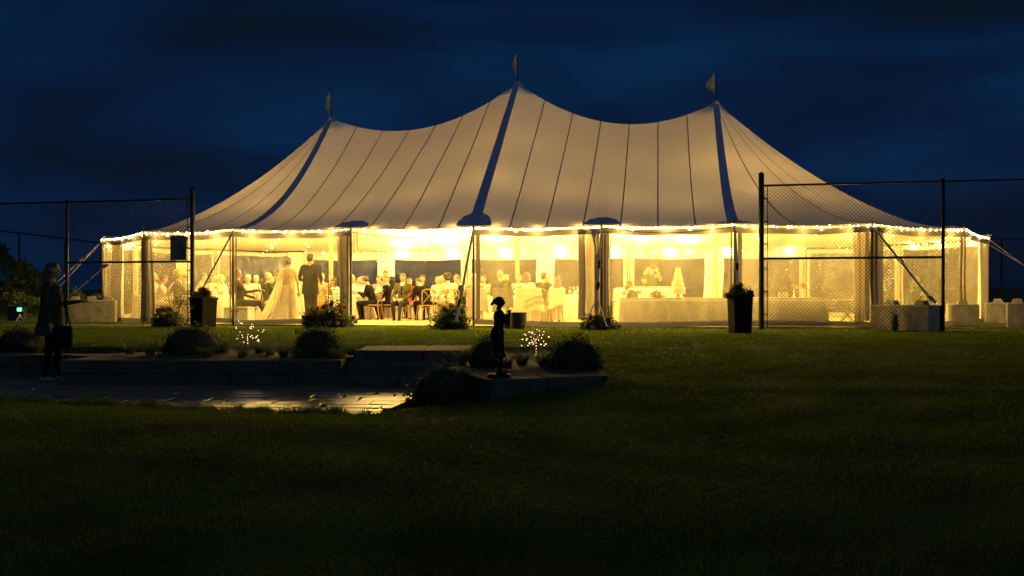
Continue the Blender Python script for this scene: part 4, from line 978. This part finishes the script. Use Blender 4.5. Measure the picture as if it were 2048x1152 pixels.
# ------------------------------------------------------------------ outside: flower banks
flowers('wild flower bank with dahlias at the foot of the left fence', at(335, 23.6), .85, .5, .42, 16, 1300, (0, 1, 3, 5), 41, stems=3)
flowers('large flower bank with tall leafy branches at the left doorway pole', at(662, 23.4), 1.15, .55, .52, 26, 1900, (1, 3, 0, 5), 42, stems=7)
flowers('round green hydrangea mound left in front of the groom', at(622, 23.3), .42, .4, .42, 7, 900, (4, 4, 3), 43)
flowers('dense green flower bank at the right doorway pole', at(902, 22.4), .90, .55, .50, 20, 2000, (4, 4, 0, 3), 44, stems=4)
flowers('low rose bed at the foot of the wide curtain', at(1196, 21.9), .86, .45, .30, 30, 1400, (1, 0, 3, 1), 45, stems=3, bs=.9)
def planter(label, loc, w_, h_, rz, blooms_label, seed, pal, top='box', m_a=PLANTR, m_b=PLANTR_LIT, z=0):
    t_ = thing('planter', label, 'planter', (*loc, z), rz); m1 = MB(); hw = w_/2
    for nm, (x0, x1, y0, y1), mt in (('front_panel', (-hw, hw, -hw, -hw+.02), m_a), ('back_panel', (-hw, hw, hw-.02, hw), m_a), ('side_panel', (-hw, -hw+.02, -hw+.023, hw-.023), m_a), ('side_panel', (hw-.02, hw, -hw+.023, hw-.023), m_b)):
        m1 = MB(); m1.box(x0, x1, y0, y1, 0, h_); m1.v = [(x*(.88+.12*zz/h_), y*(.88+.12*zz/h_), zz) for x, y, zz in m1.v]; obj(nm, m1, mt, t_)
    for (x0, x1, y0, y1) in ((-hw-.02, hw+.02, -hw-.02, -hw+.03), (-hw-.02, hw+.02, hw-.03, hw+.02), (-hw-.02, -hw+.03, -hw+.033, hw-.033), (hw-.03, hw+.02, -hw+.033, hw-.033)):
        m1 = MB(); m1.box(x0, x1, y0, y1, h_+.002, h_+.05, bev=.005); obj('rim', m1, m_b, t_)
    m1 = MB(); m1.box(-hw+.02, hw-.02, -hw+.02, hw-.02, h_-.1, h_-.03); obj('soil', m1, SOIL, t_)
    flowers(blooms_label, loc, w_*1.15, w_*.9, .22, 15, 700, pal, seed, z=z+h_-.02, leaf=.05, bs=1.3, name='planter_flowers', cat='flowers')
planter('dark square planter beside the left fence post', at(407, 23.2), .44, .66, R(-33), 'mixed blooms filling the planter by the left fence post', 51, (4, 3, 5, 1))
planter('tall black planter beside the right fence post', at(1480, 20.2), .40, .74, R(8), 'round dahlia heads filling the black planter by the right fence post', 52, (4, 4, 3, 5), m_b=PLANTR)
bk = thing('wicker_basket', 'round dark wicker basket on the lawn behind the statue', 'basket', (*at(1036, 22.6), 0))
m1 = MB(); m1.lathe([(.16, 0), (.185, .1), (.195, .25), (.19, .36), (.17, .36), (.165, .05)], 28, wob=lambda a, i: .012*math.sin(a*14+i*PI)); obj('woven_side', m1, WICK, bk)
m1 = MB(); m1.tube([(.192*math.cos(a), .192*math.sin(a), .365) for a in np.linspace(0, 2*PI, 25)], .014, 6); obj('rim', m1, WICK, bk)
bk = thing('wicker_basket', 'narrow dark bin tucked between statue and round basket', 'basket', (*at(1016, 22.9), 0))
m1 = MB(); m1.lathe([(.10, 0), (.12, .1), (.125, .34), (.115, .34), (.11, .05)], 20, wob=lambda a, i: .012*math.sin(a*11+i*PI)); obj('woven_side', m1, WICK, bk)
# ------------------------------------------------------------------ ballast blocks
def ballast(label, loc, w_, d_, h_, rz, lugs=2, mt=CONC, z=0):
    t_ = thing('ballast_block', label, 'concrete block', (*loc, z), rz); m1 = MB(); m1.box(-w_/2, w_/2, -d_/2, d_/2, 0, h_, bev=.02); obj('block', m1, mt, t_)
    for i in range(lugs):
        x = (-w_/2+w_*(i+.5)/lugs); m1 = MB(); m1.box(x-.12, x+.12, -.12, .12, h_+.001, h_+.10); m1.v = [(x+(a-x)*(1 if zz < h_+.05 else .7), b_*(1 if zz < h_+.05 else .7), zz) for a, b_, zz in m1.v]; obj('lug', m1, mt, t_)
ballast('long pale concrete ballast block at the left end of the tent', at(184, 26.9), 1.24, .6, .62, R(16), 3)
_c = Vector(at(1858, 20.9)); _c += Vector((-.6, .8))*.7+Vector((.8, .6))*.31
ballast('large concrete ballast block seen at its corner behind the right fence post', _c, 1.4, .62, .56, R(-53.1), 2)
ballast('grey concrete block further back between tent end and fence post', at(1925, 24.2), .7, .6, .55, R(-20), 1)
ballast('pale concrete block at the right end past the tent corner', at(1996, 26.0), .62, .6, .56, R(-25), 1)
ballast('stained concrete block at the right edge of the view', at(2056, 23.3), .9, .6, .585, R(-25), 2)
flowers('small shrub growing on top of the left ballast block', at(152, 27.4), .5, .4, .28, 0, 500, (0,), 55, z=.62, name='small_shrub', cat='shrub', leaf=.05)
flowers('tuft of leaves at the right end of the left ballast block', at(196, 27.2), .4, .3, .16, 0, 300, (0,), 56, z=.62, name='small_shrub', cat='shrub', leaf=.05)
# ivy patch on the pale block
iv = flowers('dark ivy climbing the left corner of the pale ballast block', at(1790, 21.35), .18, .12, .5, 0, 260, (0,), 57, name='ivy', cat='ivy', leaf=.04)
# ------------------------------------------------------------------ fences
FA = Vector((-7.67, 23.9)); FB = Vector((5.51, 22.0)); FD = Vector((.972, -.235))
def linkmesh(p, q, z0, z1, pitch=.084, r_=.0040):
    p = Vector(p); q = Vector(q); Lx = (q-p).length; d = (q-p).normalized(); H_ = z1-z0; V = []; F = []
    def seg_(a, b_):
        P1 = (p.x+d.x*a[0], p.y+d.y*a[0], a[1]); P2 = (p.x+d.x*b_[0], p.y+d.y*b_[0], b_[1]); n_ = Vector((-d.y, d.x, 0))
        dd = (Vector(P2)-Vector(P1)).normalized(); w1 = dd.cross(n_).normalized()*r_; n_ = n_*r_; bse = len(V)
        for P_ in (P1, P2):
            P_ = Vector(P_); V.extend([P_+w1*1.15, P_-w1*.6+n_, P_-w1*.6-n_])
        for j in range(3): F.append((bse+j, bse+(j+1) % 3, bse+3+(j+1) % 3, bse+3+j))
    k = -int(H_/pitch)-1
    while k*pitch < Lx:
        x = k*pitch
        a = (max(x, 0), z0+max(0, -x)); b_ = (min(x+H_, Lx), z0+min(H_, Lx-x))
        if b_[0] > a[0]: seg_(a, b_)
        a = (max(x, 0), z1-max(0, -x)); b_ = (min(x+H_, Lx), z1-min(H_, Lx-x))
        if b_[0] > a[0]: seg_(a, b_)
        k += 1
    m1 = MB(); m1.v = [tuple(v) for v in V]; m1.f = F; m1.m = [0]*len(F); return m1
def fence(label, start, dirn, posts, first_r=.055, top=3.22, mid=None, htop=3.43, nm='chain_link_fence'):
    f_ = thing(nm, label, 'fence'); pts = [Vector(start)+Vector(dirn)*d_ for d_ in posts]
    for i, p in enumerate(pts):
        m1 = MB(); m1.tube([(p.x, p.y, -.1), (p.x, p.y, htop if i == 0 else top)], first_r if i == 0 else .036, 10); m1.ell((p.x, p.y, htop if i == 0 else top), (first_r*1.1,)*3 if i == 0 else (.04,)*3, 10, 6); obj('post', m1, BLACKM, f_)
    for a, b_ in zip(pts, pts[1:]):
        m1 = MB(); m1.tube([(a.x, a.y, top-.03), (b_.x, b_.y, top-.03)], .024, 8); obj('top_rail', m1, BLACKM, f_)
        m1 = MB(); m1.tube([(a.x, a.y, .07), (b_.x, b_.y, .07)], .004, 5); obj('bottom_wire', m1, GALV, f_)
        m1 = linkmesh((a.x, a.y), (b_.x, b_.y), .04, top-.05); o = obj('chain_link', m1, GALV, f_); o['kind'] = 'stuff'
    if mid:
        a, b_ = pts[0], pts[1]; m1 = MB(); m1.tube([(a.x, a.y, mid), (b_.x, b_.y, mid)], .026, 8); obj('mid_rail', m1, BLACKM, f_)
    a = pts[0]+Vector(dirn)*.13; m1 = MB(); m1.tube([(a.x, a.y, .05), (a.x, a.y, top-.05)], .010, 6); obj('tension_bar', m1, BLACKM, f_)
    for z in (.35, .85, 1.35, 1.9, 2.4, 2.9):
        m1 = MB(); m1.tube([(pts[0].x, pts[0].y, z), (a.x+dirn[0]*.02, a.y+dirn[1]*.02, z)], .014, 6); obj('tension_band', m1, BLACKM, f_)
    return f_
fl_ = fence('tall black chain-link fence left of the marquee with a thick end post', FA, (-FD.x, -FD.y), [0, 3.47, 7.0, 10.5], mid=1.57, top=3.1, htop=3.29)
fr_ = fence('tall black chain-link fence right of the marquee with a thick end post', FB, (FD.x, FD.y), [0, 3.74, 7.4], mid=1.58, first_r=.06)
# blank dark sign hung on the left fence
p = FA-FD*.36; sg = thing('fence_sign', 'blank dark rectangular sign hung on the left chain-link fence', 'sign', (p.x, p.y-.04, 0), math.atan2(FD.y, FD.x))
m1 = MB(); m1.box(-.22, .22, -.006, .006, 1.60, 2.19); obj('panel', m1, CONCD, sg)
for x in (-.2, .2):
    for z in (1.63, 2.16): m1 = MB(); m1.tube([(x, -.008, z), (x, .04, z)], .008, 5); obj('tie', m1, STEEL, sg)
def back_fence(label, a, b_, n, top=3.6):
    f_ = thing('court_fence', label, 'fence'); a = Vector(a); b_ = Vector(b_)
    for i in range(n+1):
        p = a+(b_-a)*(i/n); m1 = MB(); m1.tube([(p.x, p.y, 0), (p.x, p.y, top)], .05, 8); obj('post', m1, BLACKM, f_)
    m1 = MB(); m1.tube([(a.x, a.y, top), (b_.x, b_.y, top)], .035, 8); obj('top_rail', m1, BLACKM, f_)
    m1 = MB(); m1.tube([(a.x, a.y, .1), (b_.x, b_.y, .1)], .02, 6); obj('bottom_rail', m1, BLACKM, f_)
back_fence('distant court fence running away at the far left', (-23.2, 42), (-23.4, 57), 3)
back_fence('distant court fence crossing behind the marquee', (-23.3, 57.1), (32, 52), 9)
# ------------------------------------------------------------------ shrubs, grasses, trees
def dome(label, loc, rx, ry, h_, z, seed, n=2600, leaf=.046, mt=None):
    rg = np.random.default_rng(seed); t_ = thing('round_shrub', label, 'shrub', (*loc, z))
    m1 = MB(); m1.ell((0, 0, h_*.25), (rx*.88, ry*.88, h_*.66), 18, 12); obj('inner_twigs', m1, mat('twigs', (.02, .018, .01), .9), t_)
    p = rg.normal(size=(n, 3)); p /= np.linalg.norm(p, axis=1)[:, None]; p[:, 2] = np.abs(p[:, 2])*1.0-.12*(rg.random(n)); lump = 1+.06*np.sin(p[:, 0]*7+seed)+.05*np.sin(p[:, 1]*9+p[:, 2]*6)
    lump = lump+.10*np.sin(p[:, 0]*13+p[:, 2]*11+seed)*np.cos(p[:, 1]*12); p = p*(.78+.34*rg.random(n)**1.5)[:, None]*lump[:, None]*np.array([rx, ry, h_])
    v, f = leaves(p, leaf, rg, .6, .5); o = link('foliage', bigmesh('foliage', v, f, [mt or FOL, FOLG], (rg.random(len(f)) < .3).astype(int)), t_); o['kind'] = 'stuff'
dome('clipped round shrub on the planting bed above the patio left of the light sprigs', at(383, 14.9), .45, .38, .44, -.10, 61)
dome('clipped round shrub in front of the large flower bank', at(636, 14.5), .37, .34, .43, -.10, 62)
dome('clipped round shrub at the right end of the stone planter', at(1150, 12.4), .35, .32, .40, -.12, 63)
dome('dark clipped shrub just behind the statue', at(972, 12.7), .20, .20, .38, -.12, 64, 1500)
dome('broad dark shrub on the patio corner below the statue', at(892, 11.7), .42, .36, .40, PATZ, 65, 3000)
dome('flat round shrub at the far left behind the walking woman', at(42, 15.8), .42, .38, .36, -.10, 66)
def ograss(label, loc, h_, spread, n, z, seed, flowers_=0):
    t_ = thing('ornamental_grass', label, 'grass clump', (*loc, z)); rr = random.Random(seed); m1 = MB()
    for i in range(n):
        a = rr.uniform(0, 2*PI); L_ = h_*rr.uniform(.6, 1.1); sp_ = spread*rr.uniform(.3, 1.1); b0 = Vector((rr.uniform(-.05, .05), rr.uniform(-.05, .05), 0)); w_ = .006
        dirv = Vector((math.cos(a), math.sin(a), 0)); sd = Vector((-dirv.y, dirv.x, 0)); P_ = []
        for k_ in range(6):
            t__ = k_/5; P_.append(b0+dirv*sp_*1.7*t__**1.4+Vector((0, 0, L_*(t__-.42*t__**2.6))))
        vs = []
        for k_, q in enumerate(P_): ww = w_*(1-k_/5.3); vs += [q-sd*ww, q+sd*ww]
        m1.add(vs, [(2*k_, 2*k_+1, 2*k_+3, 2*k_+2) for k_ in range(5)])
    o = obj('blades', m1, OGR, t_); o['kind'] = 'stuff'
ograss('arching grass clump right of the left round shrub', at(448, 14.9), .42, .3, 170, -.08, 71)
ograss('wispy grass clump under the upright light sprigs', at(520, 14.9), .36, .32, 170, -.08, 72)
ograss('low grass clump left of the middle round shrub', at(568, 14.3), .26, .26, 150, -.08, 73)
ograss('small spiky clump right of the middle round shrub', at(703, 14.6), .30, .26, 130, -.08, 74)
ograss('arching grass clump left behind the statue', at(946, 13.0), .40, .25, 170, -.1, 75)
ograss('grass clump between statue and the starburst lights', at(1044, 12.8), .36, .3, 190, -.1, 76)
ograss('grass clump under the starburst lights', at(1088, 12.6), .32, .26, 170, -.1, 77)
ograss('sparse grass clump at the far left bed', at(72, 15.4), .38, .25, 110, -.1, 78)
for q_, (px_, d_, where_) in enumerate(((350, 14.8, 'left of the left round shrub'), (415, 14.3, 'at the wall edge beside the left round shrub'), (485, 14.2, 'at the wall edge under the upright sprigs'), (540, 14.6, 'right of the upright sprigs'), (600, 14.1, 'at the left foot of the middle round shrub'), (675, 14.0, 'at the right foot of the middle round shrub'), (260, 15.0, 'alone near the left end of the bed'), (300, 14.6, 'far left in the long bed'), (740, 15.9, 'at the back corner of the stone steps'), (1015, 12.2, 'right behind the statue feet'), (1120, 13.2, 'behind the right round shrub'), (925, 12.9, 'at the left edge of the stone planter'))):
    ograss('low arching grass clump '+where_, at(px_, d_), .26+.05*(q_ % 4), .26+.03*(q_ % 3), 90, -.09, 140+q_)
def sprigs(label, loc, z, kind, seed):
    t_ = thing('garden_light', label, 'garden light', (*loc, z)); rr = random.Random(seed); lm = MB(); lm.ell((0, 0, 0), .0043, 6, 4); lmm = lm.mesh('led', LED)
    if kind == 'upright':
        for i in range(7):
            x = -.19+i*.062+rr.uniform(-.01, .01); h_ = rr.uniform(.24, .52); P_ = [Vector((x*.5, 0, 0)), Vector((x*.85, rr.uniform(-.05, .05), h_*.5)), Vector((x+rr.uniform(-.03, .03), rr.uniform(-.06, .06), h_))]
            m1 = MB(); m1.tube(P_, .003, 4); obj('stem', m1, STEEL, t_)
            for k_ in range(6):
                f = rr.uniform(.4, 1.); q = P_[1]+(P_[2]-P_[1])*max(0, (f-.5)*2)+Vector((rr.uniform(-.03, .03), rr.uniform(-.02, .02), rr.uniform(-.01, .01)))
                q.z = h_*f; link('led', lmm, t_, q)
    else:
        m1 = MB(); m1.tube([(0, 0, 0), (0, 0, .24)], .005, 5); obj('stem', m1, STEEL, t_)
        for i in range(44):
            a = rr.uniform(0, 2*PI); el = rr.uniform(-.15, 1.45); L_ = rr.choice((.08, .14, .21, .21)); top_ = Vector((0, 0, .20)); dv = Vector((math.cos(a)*math.cos(el), math.sin(a)*math.cos(el), math.sin(el)))
            m1 = MB(); e_ = top_+dv*L_; m1.tube([top_, top_+dv*L_*.6+Vector((0, 0, .01)), e_], .0015, 3); obj('ray', m1, STEEL, t_)
            for f in (1.,): link('led', lmm, t_, top_+dv*L_*f+Vector((0, 0, -.02*(f-.75)*4)))
        for i in range(6): link('led', lmm, t_, (rr.uniform(-.01, .01), -.01, .0+.04*i))
    l_ = bpy.data.lights.new('led_glow', 'POINT'); l_.energy = 1.6; l_.shadow_soft_size = .1; l_.color = (1, .75, .5); o = bpy.data.objects.new('led_light', l_); C.objects.link(o); o.parent = t_; o.location = (0, -.02, .45)
sprigs('cluster of upright wire sprigs with pinkish fairy lights', at(499, 14.7), -.02, 'upright', 81)
sprigs('starburst ball of fairy lights on a stake right of the statue', at(1071, 13.6), -.05, 'burst', 82)
def tree(label, loc, h_, rx, seed, n=3500, leaf=.28, z=0, trunk=True, base=.25, nm='tree', cat='tree'):
    rg = np.random.default_rng(seed); rr = random.Random(seed); t_ = thing(nm, label, cat, (*loc, z))
    m1 = MB(); m1.tube([(0, 0, -.2), (.05, 0, h_*.3), (0, .05, h_*.75)], [.12*h_/5, .09*h_/5, .03], 8)
    for i in range(7):
        a = rr.uniform(0, 6.28); z0 = h_*rr.uniform(.2, .55); m1.tube([(0, 0, z0), (math.cos(a)*rx*.5, math.sin(a)*rx*.5, z0+h_*.2), (math.cos(a)*rx*.8, math.sin(a)*rx*.8, z0+h_*.28)], [.04*h_/5, .025*h_/5, .01], 5)
    obj('trunk', m1, mat('bark', (.06, .045, .03), .9, bump=(20, .6)), t_)
    cl = np.array([[rr.gauss(0, .42)*rx, rr.gauss(0, .42)*rx, h_*rr.uniform(base, .95), rr.uniform(.28, .5)*rx] for _ in range(16)])
    k_ = rg.integers(0, 16, n); p = rg.normal(size=(n, 3)); p /= np.linalg.norm(p, axis=1)[:, None]; p = cl[k_, :3]+p*(cl[k_, 3]*(.5+.6*rg.random(n)))[:, None]
    p = p[p[:, 2] > .05]
    v, f = leaves(p, leaf, rg, .3, .6); o = link('crown', bigmesh('crown', v, f, [FOL, FOLG], (rg.random(len(f)) < .3).astype(int)), t_); o['kind'] = 'stuff'
tree('dark rounded tree at the far left behind the green light', at(44, 40), 1.9, .9, 91, 2600, .16)
tree('tall dark tree cut by the left edge of the view', at(-20, 44), 3.0, .8, 92, 3000, .2)
tree('low lit hedge shrub right of the green light', at(72, 29.5), .62, .34, 93, 900, .07, base=.35, nm='shrub', cat='shrub')
tree('low dark shrub left of the green light', at(8, 31), .8, .8, 94, 900, .12, base=.15, nm='shrub', cat='shrub')
# green floodlight on tripod
gl2 = thing('floodlight', 'small green floodlight on a white tripod at the far left', 'floodlight', (*at(40, 28.6), 0))
for a in (0, 2.1, 4.2): m1 = MB(); m1.tube([(0, 0, .2), (.11*math.cos(a), .11*math.sin(a), 0)], .008, 5); obj('leg', m1, mat('white_enamel', (.65, .63, .55), .4), gl2)
m1 = MB(); m1.tube([(0, 0, .2), (0, 0, .26)], .01, 6); m1.box(-.09, .09, -.03, .04, .26, .40, bev=.01); obj('housing', m1, BLACKM, gl2)
m1 = MB(); m1.box(-.06, .06, -.036, -.031, .29, .375); obj('lens', m1, emit('green_lens', (.05, 1, .35), 14), gl2)
l_ = bpy.data.lights.new('green_glow', 'POINT'); l_.energy = 2.2; l_.color = (.05, 1, .35); l_.shadow_soft_size = .05; o = bpy.data.objects.new('green_light', l_); C.objects.link(o); o.parent = gl2; o.location = (0, -.08, .34)
eb = thing('equipment_case', 'black equipment case behind the green floodlight', 'case', (*at(36, 29.1), 0)); m1 = MB(); m1.box(-.24, .24, -.15, .15, 0, .42, bev=.02); obj('body', m1, BLACKM, eb); m1 = MB(); m1.tube([(-.08, 0, .42), (-.08, 0, .46), (.08, 0, .46), (.08, 0, .42)], .01, 6); obj('handle', m1, STEEL, eb)
# ------------------------------------------------------------------ statue and walking woman
stt = person('dark bronze statue of a slender woman with bent arms on the stone planter corner', (-.145, 11.06), R(-82), pose='stand', style='pony', female=True, arms=('flute', 'flute'), legs=((.03, .06), (-.02, .05)), scale=.49, allmat=BRONZE, z=-.062, vox=.022)
m1 = MB(); ring = [(.0, 1.13, .115, .085), (-.045, .98, .15, .115), (-.055, .86, .15, .125), (-.03, .66, .125, .11), (0, .52, .13, .12), (.02, .40, .17, .15)]; k = 30; vs = []
for y, z, a, b_ in ring:
    for j in range(k): an = 2*PI*j/k; vs.append((a*math.cos(an)*(1+.05*math.sin(an*6)), y+b_*math.sin(an)*(1+.04*math.sin(an*7)), z))
m1.add(vs, [(i*k+j, i*k+(j+1) % k, (i+1)*k+(j+1) % k, (i+1)*k+j) for i in range(len(ring)-1) for j in range(k)]); obj('bronze_dress', m1, BRONZE, stt, smooth=True)
m1 = MB(); m1.lathe([(.24, -.075), (.24, -.01), (.20, .012)], 20); obj('plinth', m1, BRONZE, stt)
stt['category'] = 'statue'; stt.name = 'statue'; stt.data.name = 'statue'
stt.scale = (.56, .56, .49)
wm = person('woman in dark coat with long hair walking right across the patio, arm held out', at(104, 14.2), R(-84), top='charcoal', bottom='black', hair='brown', style='long', pose='stand', female=True, arms=('forward', 'down'), legs=((.09, .05), (-.07, .0)), shoes=CL['grey'], z=PATZ, scale=.97, vox=.015, hairlen=.42)
m1 = MB(); ring = [(1.40, .17, .125, 0), (1.25, .185, .15, 0), (1.08, .19, .155, 0), (.92, .215, .175, -.01), (.78, .24, .20, -.02), (.68, .25, .22, -.03)]; k = 30; vs = []
for z, a, b_, y in ring:
    for j in range(k): an = 2*PI*j/k; vs.append((a*math.cos(an)*(1+.03*math.sin(an*5)), y+b_*math.sin(an)*(1+.03*math.sin(an*6)), z))
m1.add(vs, [(i*k+j, i*k+(j+1) % k, (i+1)*k+(j+1) % k, (i+1)*k+j) for i in range(len(ring)-1) for j in range(k)]); obj('coat', m1, CL['charcoal'], wm, smooth=True)
bg_ = thing('handbag', 'dark shoulder bag hanging at the walking woman\'s hip', 'bag', (at(128, 14.05)[0], 14.02, PATZ), 0)
m1 = MB(); m1.box(-.13, .13, -.05, .05, .48, .80, bev=.03); obj('body', m1, CL['black'], bg_); m1 = MB(); m1.tube([(-.1, 0, .79), (-.06, .02, 1.1), (-.02, .05, 1.36), (.04, .02, 1.1), (.1, 0, .79)], .009, 5); obj('strap', m1, CL['black'], bg_)

# ------------------------------------------------------------------ grass
hx = np.array(xs); hy = np.array(ys); HZG = np.array(gv)[:, 2].reshape(ny, nx)
def gz(x, y):
    i = np.clip(np.searchsorted(hx, x)-1, 0, nx-2); j = np.clip(np.searchsorted(hy, y)-1, 0, ny-2)
    fx = (x-hx[i])/(hx[i+1]-hx[i]); fy = (y-hy[j])/(hy[j+1]-hy[j])
    return (HZG[j, i]*(1-fx)+HZG[j, i+1]*fx)*(1-fy)+(HZG[j+1, i]*(1-fx)+HZG[j+1, i+1]*fx)*fy
def pit_mask(x, y):
    nyv = np.interp(x, [a for a, _ in NEAR], [b_ for _, b_ in NEAR]); m_ = (x < -1.3) & (y > nyv-.02) & (y < 15.6)
    return m_ | ((x >= -1.32) & (x < 1.12) & (y > 10.85+(x+.24)*.45) & (y < 15.6)) | ((x > -1.44) & (x < -1.15) & (y > 10.25+(x+1.44)*6) & (y < 15.5))
def blades(x, y, h_, w_, rg, zlift=-.008):
    n = len(x); z = gz(x, y)+zlift; a = rg.random(n)*2*PI; ln = rg.normal(size=(n, 2))*.35*h_[:, None]
    c, s_ = np.cos(a)*w_, np.sin(a)*w_
    p0 = np.stack([x-c, y-s_, z], 1); p1 = np.stack([x+c, y+s_, z], 1); p2 = np.stack([x+ln[:, 0], y+ln[:, 1], z+h_], 1)
    return np.stack([p0, p1, p2], 1).reshape(-1, 3)
rg = np.random.default_rng(5); n = 420000
d = 4.6*(24.0/4.6)**(rg.random(n)**.9); hw = d*.56; x = (rg.random(n)*2-1)*hw; y = d
ok = ~pit_mask(x, y); x, y = x[ok], y[ok]; d = y
clump = np.array([.6+.8*(.5+.5*math.sin(a*2.3+math.sin(b_*1.7)*2)*math.cos(b_*2.9+math.sin(a*.9)*3)) for a, b_ in zip(x[:1], y[:1])])
cl_ = .65+.55*(.5+.5*np.sin(x*2.3+np.sin(y*1.7)*2)*np.cos(y*2.9+np.sin(x*.9)*3))
v1 = blades(x, y, (.028+.03*rg.random(len(x)))*cl_*(.5+.5*np.minimum(1, d/13)), .0016+.00045*d, rg)
# longer fringe along the near patio edge and round the beds
n = 16000; xe = rg.uniform(-7.5, -1.2, n); ye = np.interp(xe, [a for a, _ in NEAR], [b_ for _, b_ in NEAR])-.02-np.abs(rg.normal(size=n))*.12
v2 = blades(xe, ye, (.04+.07*rg.random(n))*(.5+.7*np.sin(xe*5+np.sin(xe*13))**2), np.full(n, .004), rg)
V = np.concatenate([v1, v2]); gobj = link('grass', bigmesh('grass', V, np.arange(len(V)).reshape(-1, 3), [GBLADE])); gobj['kind'] = 'stuff'
for o_ in (GL0, PL0):
    for c in list(o_.children): bpy.data.objects.remove(c)
    bpy.data.objects.remove(o_)
